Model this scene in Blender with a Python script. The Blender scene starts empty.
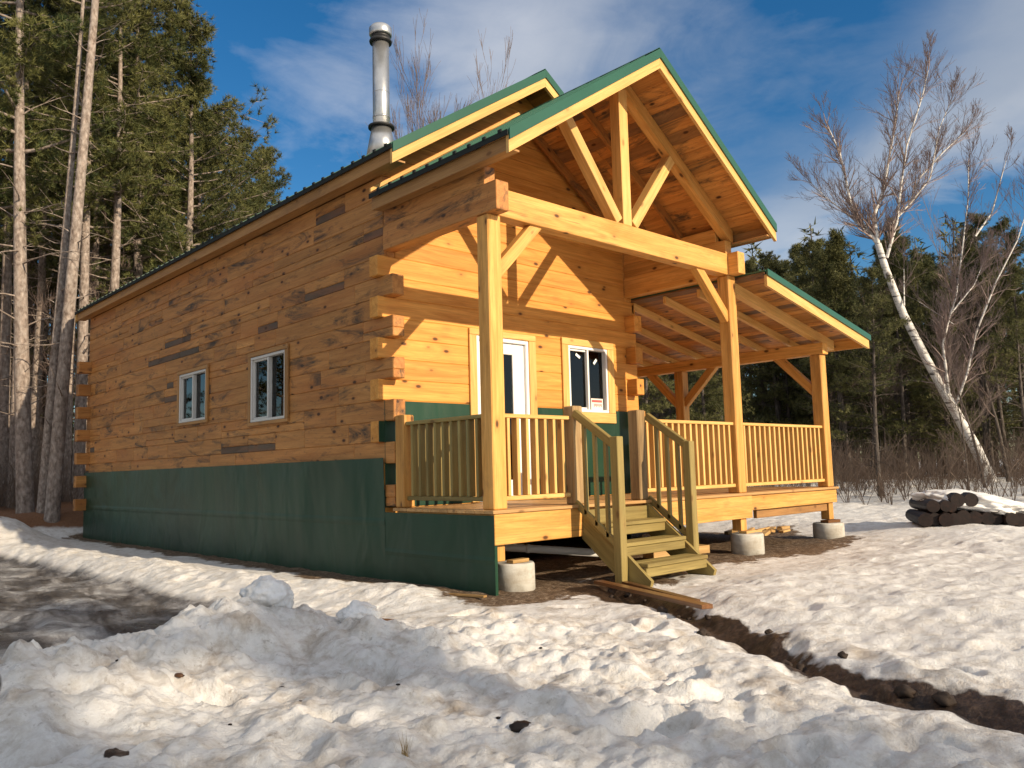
import bpy, math, random
import numpy as np
from mathutils import Vector, Matrix, noise as mn
R = random.Random(7)
S = bpy.context.scene
COL = S.collection
rad = math.radians

# ------------------------------------------------------------------ mesh builder
class MB:
    def __init__(s): s.v=[]; s.f=[]; s.g=[]; s.t=[]; s.m=[]
    def add(s, vs, fs, g=None, tint=.5, off=None, mi=0):
        """g = (grain dir, side dir, other dir); gc = coordinates along them + offset"""
        b=len(s.v); off = off or (R.uniform(0,50),R.uniform(0,50),R.uniform(0,50))
        if g is None: g=(Vector((1,0,0)),Vector((0,1,0)),Vector((0,0,1)))
        for p in vs:
            p=Vector(p); s.v.append(tuple(p))
            s.g.append((p.dot(g[0])+off[0],p.dot(g[1])+off[1],p.dot(g[2])+off[2])); s.t.append(tint)
        for f in fs: s.f.append(tuple(b+i for i in f)); s.m.append(mi)
    def beam(s, p0, p1, w, h, up=(0,0,1), c=.006, tint=None, mi=0):
        """chamfered bar from p0 to p1 (centre line), w across, h along up"""
        p0=Vector(p0); p1=Vector(p1); L=(p1-p0).length
        if L<1e-5: return
        a=(p1-p0)/L; up=Vector(up)
        if abs(a.dot(up.normalized()))>.99: up=Vector((0,1,0)) if abs(a.y)<.9 else Vector((1,0,0))
        sd=a.cross(up).normalized(); uu=sd.cross(a).normalized()
        hx,hy,hz=L/2,w/2,h/2; c=min(c,hx*.4,hy*.4,hz*.4); m=(p0+p1)/2
        idx={}; vs=[]
        for sx in(-1,1):
            for sy in(-1,1):
                for sz in(-1,1):
                    for k in range(3):
                        e=[hx-c,hy-c,hz-c]; e[k]+=c
                        idx[(sx,sy,sz,k)]=len(vs); vs.append(m+a*(sx*e[0])+sd*(sy*e[1])+uu*(sz*e[2]))
        I=lambda x,y,z,k: idx[(x,y,z,k)]
        fs=[]
        for q in(-1,1):
            for k,fn in ((0,lambda y,z:(q,y,z)),(1,lambda y,z:(y,q,z)),(2,lambda y,z:(y,z,q))):
                ff=[I(*fn(*c2),k) for c2 in((-1,-1),(1,-1),(1,1),(-1,1))]
                fs.append(ff)
        for y in(-1,1):
            for z in(-1,1):
                fs.append([I(-1,y,z,1),I(1,y,z,1),I(1,y,z,2),I(-1,y,z,2)])
                fs.append([I(y,-1,z,0),I(y,1,z,0),I(y,1,z,2),I(y,-1,z,2)])
                fs.append([I(y,z,-1,0),I(y,z,1,0),I(y,z,1,1),I(y,z,-1,1)])
        for x in(-1,1):
            for y in(-1,1):
                for z in(-1,1): fs.append([I(x,y,z,0),I(x,y,z,1),I(x,y,z,2)])
        # orient outward
        out=[]
        for f in fs:
            P=[vs[i] for i in f]; n=(P[1]-P[0]).cross(P[2]-P[0]); ce=sum(P,Vector())/len(P)-m
            out.append(f if n.dot(ce)>0 else f[::-1])
        s.add(vs,out,(a,sd,uu),R.random() if tint is None else tint,mi=mi)
    def box(s, x0,x1,y0,y1,z0,z1, ax=0, c=.006, tint=None, mi=0):
        ce=Vector(((x0+x1)/2,(y0+y1)/2,(z0+z1)/2)); d=(x1-x0,y1-y0,z1-z0)
        e=[Vector((1,0,0)),Vector((0,1,0)),Vector((0,0,1))][ax]*d[ax]/2
        if ax==0: s.beam(ce-e,ce+e,d[1],d[2],(0,0,1),c,tint,mi)
        elif ax==1: s.beam(ce-e,ce+e,d[0],d[2],(0,0,1),c,tint,mi)
        else: s.beam(ce-e,ce+e,d[0],d[1],(0,1,0),c,tint,mi)
    def prism(s, poly, y0, y1, ax='y', grain=None, tint=None, mi=0):
        """polygon given in the plane across ax, extruded along ax"""
        def P(a,b,t): return Vector((a,t,b)) if ax=='y' else Vector((t,a,b)) if ax=='x' else Vector((a,b,t))
        n=len(poly); vs=[P(a,b,y0) for a,b in poly]+[P(a,b,y1) for a,b in poly]
        fs=[list(range(n)),list(range(2*n-1,n-1,-1))]+[[i,i+n,(i+1)%n+n,(i+1)%n] for i in range(n)]
        m=sum(vs,Vector())/len(vs); out=[]
        for f in fs:
            Q=[vs[i] for i in f]; nn=(Q[1]-Q[0]).cross(Q[2]-Q[0])
            out.append(f if nn.dot(sum(Q,Vector())/len(Q)-m)>0 else f[::-1])
        g=None
        if grain is not None:
            a=Vector(grain).normalized(); u=Vector((0,1,0)) if ax=='y' else Vector((1,0,0))
            if abs(a.dot(u))>.9: u=Vector((1,0,0))
            b=a.cross(u).normalized(); g=(a,b,a.cross(b))
        s.add(vs,out,g,R.random() if tint is None else tint,mi=mi)
    def tube(s, pts, rads, n=8, cap=True, tint=.5, mi=0):
        pts=[Vector(p) for p in pts]; vs=[]; fs=[]; ref=None
        for i,p in enumerate(pts):
            d=(pts[min(i+1,len(pts)-1)]-pts[max(i-1,0)])
            if d.length<1e-9: d=Vector((0,0,1))
            d.normalize()
            if ref is None: ref=Vector((1,0,0)) if abs(d.x)<.8 else Vector((0,1,0))
            u=(ref-d*ref.dot(d)).normalized(); w=d.cross(u); ref=u
            for k in range(n):
                a=2*math.pi*k/n; vs.append(p+(u*math.cos(a)+w*math.sin(a))*rads[i])
        for i in range(len(pts)-1):
            for k in range(n):
                fs.append([i*n+k,i*n+(k+1)%n,(i+1)*n+(k+1)%n,(i+1)*n+k])
        if cap: fs.append(list(range(n))[::-1]); fs.append([len(vs)-n+k for k in range(n)])
        d=(pts[-1]-pts[0]).normalized(); u=d.orthogonal().normalized()
        s.add(vs,fs,(d,u,d.cross(u)),tint,off=(0,0,0) if n>50 else None,mi=mi)
    def build(s, name, mats, parent=None, smooth=False, loc=None):
        me=bpy.data.meshes.new(name); me.from_pydata(s.v,[],s.f)
        a=me.attributes.new('gc','FLOAT_VECTOR','POINT'); a.data.foreach_set('vector',np.array(s.g,dtype=np.float32).ravel())
        a=me.attributes.new('tint','FLOAT','POINT'); a.data.foreach_set('value',np.array(s.t,dtype=np.float32))
        if not isinstance(mats,(list,tuple)): mats=[mats]
        for m in mats: me.materials.append(m)
        if len(mats)>1: me.polygons.foreach_set('material_index',s.m)
        if smooth: me.polygons.foreach_set('use_smooth',[True]*len(me.polygons))
        me.update()
        o=bpy.data.objects.new(name,me); COL.objects.link(o)
        if parent is not None: o.parent=parent
        if loc is not None: o.location=loc
        return o

def tag(o,label=None,cat=None,group=None,kind=None):
    if label: o['label']=label
    if cat: o['category']=cat
    if group: o['group']=group
    if kind: o['kind']=kind
    return o
def empty(name,loc=(0,0,0),rz=0):
    o=bpy.data.objects.new(name,None); COL.objects.link(o); o.location=loc; o.rotation_euler=(0,0,rz); o.empty_display_size=.2
    return o
def copy_tree(o,loc,rz=0,sc=1,label=None,group=None,tilt=(0,0)):
    r=o.copy(); COL.objects.link(r); r.location=loc; r.rotation_euler=(tilt[0],tilt[1],rz); r.scale=(sc,)*3 if not isinstance(sc,tuple) else sc
    if label: r['label']=label
    if group: r['group']=group
    for ch in o.children:
        c=ch.copy(); COL.objects.link(c); c.parent=r
    return r

# ------------------------------------------------------------------ materials
def newmat(name):
    m=bpy.data.materials.new(name); m.use_nodes=True; nt=m.node_tree; nt.nodes.clear()
    out=nt.nodes.new('ShaderNodeOutputMaterial'); b=nt.nodes.new('ShaderNodeBsdfPrincipled'); nt.links.new(b.outputs[0],out.inputs[0])
    return m,nt,b
class N:
    def __init__(s,nt): s.nt=nt
    def n(s,t,**k):
        o=s.nt.nodes.new(t)
        for a,b in k.items(): setattr(o,a,b)
        return o
    def l(s,a,b): s.nt.links.new(a,b)
    def math(s,op,a,b=None,c=None,clamp=False):
        o=s.n('ShaderNodeMath',operation=op,use_clamp=clamp)
        for i,x in enumerate((a,b,c)):
            if x is None: continue
            if hasattr(x,'links') or hasattr(x,'is_linked'): s.l(x,o.inputs[i])
            else: o.inputs[i].default_value=x
        return o.outputs[0]
    def noise(s,vec,scale,detail=4,rough=.55,dist=0):
        o=s.n('ShaderNodeTexNoise'); o.inputs['Scale'].default_value=scale; o.inputs['Detail'].default_value=detail
        o.inputs['Roughness'].default_value=rough; o.inputs['Distortion'].default_value=dist
        if vec is not None: s.l(vec,o.inputs['Vector'])
        return o.outputs['Fac']
    def ramp(s,fac,stops):
        o=s.n('ShaderNodeValToRGB'); s.l(fac,o.inputs[0]); e=o.color_ramp.elements
        while len(e)<len(stops): e.new(.5)
        for i,(p,c) in enumerate(stops):
            e[i].position=p; e[i].color=(c,c,c,1) if isinstance(c,(int,float)) else (*c,1)
        return o.outputs[0]
    def mix(s,fac,a,b,mode='MIX'):
        o=s.n('ShaderNodeMix',data_type='RGBA',blend_type=mode)
        for i,x in ((0,fac),(6,a),(7,b)):
            if hasattr(x,'is_linked'): s.l(x,o.inputs[i])
            elif i==0: o.inputs[0].default_value=x
            else: o.inputs[i].default_value=(*x,1) if not isinstance(x,(int,float)) else (x,x,x,1)
        return o.outputs[2]
    def scale(s,vec,xyz):
        o=s.n('ShaderNodeMapping'); s.l(vec,o.inputs[0]); o.inputs['Scale'].default_value=xyz; return o.outputs[0]
    def bump(s,h,strength,dist,b):
        o=s.n('ShaderNodeBump'); o.inputs['Strength'].default_value=strength; o.inputs['Distance'].default_value=dist
        s.l(h,o.inputs['Height']); s.l(o.outputs[0],b.inputs['Normal']); return o

def wood(name,c1,c2,knot=.5,stain=0,var=.35,rough=.55,check=0,knotcol=(.06,.02,.006),redvar=.0):
    m,nt,b=newmat(name); q=N(nt)
    at=q.n('ShaderNodeAttribute',attribute_name='gc').outputs['Vector']; tn=q.n('ShaderNodeAttribute',attribute_name='tint').outputs['Fac']
    g1=q.noise(q.scale(at,(.9,13,13)),1,5,.6,.8); g2=q.noise(q.scale(at,(3,110,110)),1,3,.6,.2)
    col=q.ramp(g1,[(.3,c1),(.7,c2)])
    gm=q.ramp(g2,[(.3,.8),(.7,1.08)]); col=q.mix(1,col,gm,'MULTIPLY')
    tv=q.math('MULTIPLY_ADD',tn,var*2,1-var); col=q.mix(1,col,q.mix(0,tv,tv) if 0 else tv,'MULTIPLY')
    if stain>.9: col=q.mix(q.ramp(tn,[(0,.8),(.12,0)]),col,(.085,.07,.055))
    if redvar:
        r=q.noise(q.scale(at,(.35,2.2,2.2)),1,3,.6,.5); col=q.mix(q.math('MULTIPLY',q.ramp(r,[(.45,0),(.7,1)]),redvar),col,(.42,.13,.03),'MIX')
    vo=q.n('ShaderNodeTexVoronoi'); q.l(q.scale(at,(2.6,5.2,5.2)),vo.inputs['Vector']); vo.inputs['Scale'].default_value=1
    kd=vo.outputs['Distance']
    k=q.ramp(kd,[(.07,1),(.14,0)]); halo=q.ramp(kd,[(.08,.45),(.3,0)])
    col=q.mix(q.math('MULTIPLY',halo,knot),col,(.30,.11,.03)); col=q.mix(q.math('MULTIPLY',k,min(1,knot*1.3)),col,knotcol)
    if stain:
        sn=q.noise(q.scale(at,(.9,3.8,3.8)),1,7,.75,.9); sm=q.ramp(sn,[(.52,0),(.66,1)])
        col=q.mix(q.math('MULTIPLY',sm,stain),col,(.06,.04,.025))
        s2=q.noise(q.scale(at,(7,26,26)),1,4,.7,.5); col=q.mix(q.math('MULTIPLY',q.ramp(s2,[(.58,0),(.72,1)]),stain*.6),col,(.08,.05,.03))
    if check:
        cn=q.noise(q.scale(at,(1.2,60,60)),1,2,.5,0); col=q.mix(q.math('MULTIPLY',q.ramp(cn,[(.68,0),(.74,1)]),check),col,(.05,.03,.015))
    q.l(col,b.inputs['Base Color']); b.inputs['Roughness'].default_value=rough; b.inputs['Specular IOR Level'].default_value=.3
    hh=q.math('ADD',q.math('MULTIPLY',g2,.5),g1); q.bump(hh,.35,.006,b)
    return m
def plain(name,c,rough=.5,metal=0,noise_amt=.12,scale=8,bump=0,spec=.4):
    m,nt,b=newmat(name); q=N(nt); tc=q.n('ShaderNodeTexCoord').outputs['Object']
    n=q.noise(tc,scale,5,.6); col=q.mix(1,c,q.ramp(n,[(.25,1-noise_amt),(.75,1+noise_amt)]),'MULTIPLY')
    q.l(col,b.inputs['Base Color']); b.inputs['Roughness'].default_value=rough; b.inputs['Metallic'].default_value=metal; b.inputs['Specular IOR Level'].default_value=spec
    if bump: q.bump(n,bump,.02,b)
    return m
M={}
M['log']=wood('honey_pine_logs',(.52,.205,.034),(.75,.37,.085),knot=.7,var=.16,stain=.10)
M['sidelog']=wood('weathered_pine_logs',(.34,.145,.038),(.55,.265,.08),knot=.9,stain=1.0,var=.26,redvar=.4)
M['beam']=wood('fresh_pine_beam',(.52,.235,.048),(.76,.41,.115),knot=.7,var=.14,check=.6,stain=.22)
M['trim']=wood('pale_pine_trim',(.60,.32,.085),(.79,.49,.17),knot=.35,var=.08)
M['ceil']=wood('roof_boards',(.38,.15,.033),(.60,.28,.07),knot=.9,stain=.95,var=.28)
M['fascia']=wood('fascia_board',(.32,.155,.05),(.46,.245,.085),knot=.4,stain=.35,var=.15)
M['oldpost']=wood('weathered_post',(.27,.165,.07),(.43,.29,.135),knot=.5,stain=.4,var=.15,check=.4)
M['deck']=wood('deck_boards',(.46,.25,.09),(.60,.36,.15),knot=.4,var=.2)
M['treated']=wood('treated_lumber',(.205,.15,.048),(.33,.25,.085),knot=.4,var=.15,check=.4)
M['wetplank']=wood('wet_plank',(.10,.045,.018),(.20,.09,.035),knot=.3,var=.3,rough=.3)
M['offcut']=wood('lumber_offcuts',(.45,.25,.08),(.66,.42,.17),knot=.3,var=.4,stain=.3)
M['darkwood']=wood('old_log_wood',(.008,.005,.004),(.028,.014,.010),knot=.2,var=.4)
M['roof']=plain('green_roof_metal',(.022,.090,.056),.35,0,.08,3)
M['edge']=plain('roof_edge_black',(.010,.014,.012),.8,0,.2,5)
M['white']=plain('white_vinyl',(.78,.78,.76),.35,0,.03)
M['shadedwhite']=plain('shaded_vinyl_frame',(.60,.58,.54),.4,0,.05)  # white vinyl again, with the side wall's shade put into its colour
M['whitedoor']=plain('white_door_paint',(.80,.80,.78),.4,0,.03)
M['steel']=plain('stove_pipe_steel',(.55,.55,.54),.34,.85,.12,14)
M['blackmetal']=plain('black_collar',(.02,.02,.02),.5)
M['pvc']=plain('white_pvc',(.75,.74,.70),.35,0,.05)
M['pvcdark']=plain('pipe_inside',(.10,.09,.08),.7)
M['paper']=plain('sticker_paper',(.80,.70,.62),.6,0,.03)
M['red']=plain('sticker_red',(.62,.10,.09),.6)
M['whitelabel']=plain('glass_label',(.75,.82,.80),.5)
M['brass']=plain('door_handle_metal',(.45,.42,.36),.3,.9)
M['blackplastic']=plain('black_plastic',(.015,.015,.016),.35)
M['inside']=plain('interior_floor',(.12,.08,.05),.8)

def concrete():
    m,nt,b=newmat('poured_concrete'); q=N(nt); tc=q.n('ShaderNodeTexCoord').outputs['Object']
    n=q.noise(tc,6,8,.65); n2=q.noise(q.scale(tc,(3,3,12)),1,4); n3=q.noise(tc,90,3)
    col=q.ramp(n,[(.3,(.30,.27,.22)),(.5,(.48,.46,.40)),(.72,(.58,.56,.51))]); col=q.mix(q.math('MULTIPLY',q.ramp(n2,[(.5,0),(.7,1)]),.5),col,(.30,.24,.17))
    q.l(col,b.inputs['Base Color']); b.inputs['Roughness'].default_value=.85; q.bump(q.math('ADD',n,q.math('MULTIPLY',n3,.3)),.5,.012,b); return m
M['concrete']=concrete()
M['clod']=plain('wet_earth',(.035,.022,.014),.8,0,.5,30)
def membrane():
    m,nt,b=newmat('green_membrane'); q=N(nt); tc=q.n('ShaderNodeTexCoord').outputs['Object']
    n=q.noise(q.scale(tc,(.5,.5,.25)),1.4,5,.6,.5); dust=q.noise(q.scale(tc,(2.5,2.5,.5)),1,6,.7)
    col=q.ramp(n,[(.3,(.007,.033,.017)),(.7,(.011,.052,.026))]); col=q.mix(q.math('MULTIPLY',q.ramp(dust,[(.5,0),(.8,1)]),.22),col,(.07,.085,.055))
    q.l(col,b.inputs['Base Color']); b.inputs['Roughness'].default_value=.42; b.inputs['Specular IOR Level'].default_value=.35
    w=q.noise(q.scale(tc,(1.6,1.6,.8)),1.1,2,.45,.8); q.bump(w,.35,.10,b); return m
M['green']=membrane()
def glass():
    m=bpy.data.materials.new('window_glass'); m.use_nodes=True; nt=m.node_tree; nt.nodes.clear(); q=N(nt)
    out=q.n('ShaderNodeOutputMaterial'); t=q.n('ShaderNodeBsdfTransparent'); t.inputs[0].default_value=(.42,.45,.44,1)
    g=q.n('ShaderNodeBsdfGlossy'); g.inputs['Roughness'].default_value=.015; fr=q.n('ShaderNodeFresnel'); fr.inputs[0].default_value=1.5
    mx=q.n('ShaderNodeMixShader'); q.l(fr.outputs[0],mx.inputs[0]); q.l(t.outputs[0],mx.inputs[1]); q.l(g.outputs[0],mx.inputs[2]); q.l(mx.outputs[0],out.inputs[0]); return m
M['glass']=glass()
def bark(name,c1,c2,c3,sc=(9,9,2.2),rough=.9,bump=.8):
    m,nt,b=newmat(name); q=N(nt); tc=q.n('ShaderNodeTexCoord').outputs['Object']
    n=q.noise(q.scale(tc,sc),1.6,7,.7,.3); v=q.n('ShaderNodeTexVoronoi'); q.l(q.scale(tc,(sc[0]*1.6,sc[1]*1.6,sc[2]*1.8)),v.inputs['Vector']); v.inputs['Scale'].default_value=1
    col=q.ramp(n,[(.3,c1),(.5,c2),(.72,c3)]); col=q.mix(1,col,q.ramp(v.outputs['Distance'],[(.1,1.1),(.65,.72)]),'MULTIPLY')
    q.l(col,b.inputs['Base Color']); b.inputs['Roughness'].default_value=rough; b.inputs['Specular IOR Level'].default_value=.15
    q.bump(n,bump,.03,b); return m
M['bark']=bark('red_pine_bark',(.14,.10,.078),(.34,.275,.23),(.50,.435,.38),sc=(9,9,4.5))
M['bark2']=bark('grey_bark',(.05,.04,.032),(.12,.10,.085),(.22,.19,.165))
M['twig']=plain('twig_bark',(.17,.125,.105),.9,0,.3,6)
M['brush']=plain('brush_twigs',(.20,.145,.105),.9,0,.5,1.2)
def birchbark():
    m,nt,b=newmat('birch_bark'); q=N(nt); tc=q.n('ShaderNodeTexCoord').outputs['Object']
    n=q.noise(q.scale(tc,(2.5,2.5,14)),1,5,.65,.3); n2=q.noise(q.scale(tc,(1.8,1.8,1.1)),1.2,5,.6)
    col=q.ramp(n,[(.36,(.05,.04,.035)),(.45,(.60,.57,.52)),(.8,(.82,.79,.74))]); col=q.mix(q.ramp(n2,[(.58,0),(.66,1)]),col,(.06,.045,.04))
    q.l(col,b.inputs['Base Color']); b.inputs['Roughness'].default_value=.6; return m
M['birch']=birchbark()
M['birchtwig']=plain('birch_twigs',(.27,.20,.175),.8,0,.25,4)
def needles(name,c1,c2):
    m,nt,b=newmat(name); q=N(nt); tn=q.n('ShaderNodeAttribute',attribute_name='tint').outputs['Fac']
    oi=q.n('ShaderNodeObjectInfo').outputs['Random']
    col=q.mix(tn,c1,c2); col=q.mix(1,col,q.ramp(oi,[(0,.8),(1,1.25)]),'MULTIPLY')
    q.l(col,b.inputs['Base Color']); b.inputs['Roughness'].default_value=.6; b.inputs['Specular IOR Level'].default_value=.25
    return m
M['needle']=needles('pine_needles',(.030,.046,.014),(.165,.16,.05))
M['needle2']=needles('spruce_needles',(.035,.045,.014),(.17,.165,.06))
M['grass']=plain('dry_grass',(.30,.22,.11),.8,0,.4,5)
def snowmat(name='packed_snow'):
    m,nt,b=newmat(name); q=N(nt); tc=q.n('ShaderNodeTexCoord').outputs['Object']
    n=q.noise(tc,7,6,.6); n2=q.noise(tc,30,5,.7)
    col=q.ramp(n,[(.3,(.60,.56,.50)),(.5,(.76,.75,.73)),(.75,(.80,.80,.80))]); q.l(col,b.inputs['Base Color']); b.inputs['Roughness'].default_value=.55
    q.bump(q.math('ADD',n,q.math('MULTIPLY',n2,.4)),.6,.03,b); return m
M['snow']=snowmat()

# ------------------------------------------------------------------ terrain
def vnoise(x,y,seed):
    xi=np.floor(x).astype(np.int64); yi=np.floor(y).astype(np.int64); fx=x-xi; fy=y-yi
    fx=fx*fx*fx*(fx*(fx*6-15)+10); fy=fy*fy*fy*(fy*(fy*6-15)+10)
    def h(a,b):
        n=(a*374761393+b*668265263+seed*974634777)&0xffffffff
        n=((n^(n>>13))*1274126177)&0xffffffff; return ((n^(n>>16))&0xffff)/65535.0
    return (h(xi,yi)*(1-fx)+h(xi+1,yi)*fx)*(1-fy)+(h(xi,yi+1)*(1-fx)+h(xi+1,yi+1)*fx)*fy
def fbm(x,y,f,o=4,seed=1,g=.5):
    r=0;a=1;t=0
    for i in range(o):
        r=r+a*(vnoise(x*f*2**i+17.3*i,y*f*2**i-9.1*i,seed+i)-.5); t+=a; a*=g
    return r/t*2
def sst(a,b,x): t=np.clip((x-a)/(b-a),0,1); return t*t*(3-2*t)
def segd(x,y,pts):
    """distance to polyline and parameter"""
    best=np.full(np.shape(x),1e9); par=np.zeros(np.shape(x))
    for i in range(len(pts)-1):
        ax,ay=pts[i]; bx,by=pts[i+1]; dx,dy=bx-ax,by-ay
        t=np.clip(((x-ax)*dx+(y-ay)*dy)/(dx*dx+dy*dy),0,1); d=np.hypot(x-ax-t*dx,y-ay-t*dy)
        par=np.where(d<best,i+t,par); best=np.minimum(best,d)
    return best,par
DITCH=[(1.25,-.25),(.75,-1.15),(.40,-1.9),(-.02,-2.58),(-.58,-3.43),(-.88,-4.13),(-1.0,-4.75),(-1.3,-6.2),(-2.2,-9)]
RIDGE=[(-5.6,-1.75),(-4.6,-1.25),(-3.9,-1.0),(-3.1,-.62),(-2.55,-.45),(-2.2,-.8),(-2.0,-1.5)]
BERM=[(-1.55,10.5),(-1.45,8.5),(-1.35,5),(-1.25,2.8),(-.9,1.4),(-.6,.6)]
_fr=random.Random(11)
FOOT=[]
for i in range(170):
    x=_fr.uniform(-4.5,7); y=_fr.uniform(-5.5,-.6)
    FOOT.append((x,y,_fr.uniform(0,3.14),_fr.uniform(.07,.13),_fr.uniform(.10,.2),_fr.uniform(.03,.085)))
def terrain(x,y):
    x=np.asarray(x,float); y=np.asarray(y,float)
    z=np.full(x.shape,-.80)
    z=z+.52*np.maximum(sst(10.3,13.6,y)*sst(-.4,-1.5,x),sst(13.05,14.3,y)*sst(9,3,x))
    far=sst(9,30,np.hypot(x,y-3)); z=z+far*(.35*fbm(x,y,.07,4,5)+.10*fbm(x,y,.5,3,8))
    pass
    # footprint of house and porch : calm pad
    dx=np.maximum(np.maximum(-.2-x,x-7.6),0); dy=np.maximum(np.maximum(-.7-y,y-13.2),0); dh=np.hypot(dx,dy)
    out=sst(.1,1.3,dh)
    dd,dp=segd(x,y,DITCH)
    rough=fbm(x,y,.55,4,21); z=z+out*(.055*rough+.04*fbm(x,y,2.6,4,31)+.020*fbm(x,y,7,4,41)*sst(6,-1,x)+.02*fbm(x*.6+y*.3,y*1.6,3.4,4,45))
    z=z+.40*sst(12,21,x)
    z=z+(1-out)*.018*fbm(x,y,5,4,61)
    # right field: snow sheet a little higher than the bare pad
    rf=sst(.25,.75,dd)*sst(.3,1.4,dh)*sst(-.2,1.2,x); z=z+.10*rf
    z=z+.14*np.exp(-((x-7.9)**2/1.2+(y+.9)**2/.9))
    # foreground bank
    rd,rp=segd(x,y,RIDGE); amp=.27*(1-.55*sst(4.0,6.0,rp))
    z=z+amp*np.exp(-(rd/.50)**2)*(1+.45*fbm(x,y,1.7,4,71)+.45*np.abs(fbm(x,y,4.5,4,75,.65)))
    fg=sst(-.2,-1.6,y)*sst(.1,-1.2,x+0*y)*sst(.2,.9,dd)
    bil=np.abs(fbm(x,y,2.1,4,81)); z=z+fg*(-.02+.11*bil+.055*np.abs(fbm(x,y,4.5,4,85))+.018*np.abs(fbm(x,y,11,3,87,.6))+.008*fbm(x,y,24,2,88))
    # icy drive : sunken
    dr=drive(x,y); z=z-.10*dr+.0*dr
    bd,bp_=segd(x,y,BERM); z=z+.10*np.exp(-(bd/.38)**2)*(1+.4*fbm(x,y,2.5,3,91)+.25*fbm(x,y,9,2,93))
    # ditch
    dw=.09+.05*fbm(x,y,1.5,3,95); z=z-.095*np.exp(-(dd/(dw+.04))**2)*sst(.1,.5,dp)*(1+.35*fbm(x,y,4,3,96))
    z=z+.03*np.exp(-((dd-.42)/.16)**2)*sst(1,2,dp)*(1+.8*fbm(x,y,3,3,99))
    for fx,fy,a,r1,r2,dep in FOOT:
        if fx>2 and fy>-1: continue
        if fx>-.3: dep=dep*.4
        mk=(np.abs(x-fx)<.6)&(np.abs(y-fy)<.6)
        if not mk.any(): continue
        ux=(x[mk]-fx)*math.cos(a)+(y[mk]-fy)*math.sin(a); uy=-(x[mk]-fx)*math.sin(a)+(y[mk]-fy)*math.cos(a)
        e=(ux/r2)**2+(uy/r1)**2; z[mk]+= -dep*np.exp(-e**1.5)+.25*dep*np.exp(-((np.sqrt(e)-1.35)/.25)**2)
    # skirt of the house stays uncovered
    return z
def drive(x,y):
    xr=-1.55-.02*y+.18*fbm(x,y,.6,3,111); ca=sst(.0,.45,xr-x)
    rd,rp=segd(x,y,RIDGE)
    north=sst(0,.6,(y+1.15-.45*(x+4.0))-.25)   # beyond the bank crest
    return ca*north*sst(11.3,9.8,y)*sst(-12,-9,x)
def th(x,y): return float(terrain(np.array([x]),np.array([y]))[0])

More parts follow.
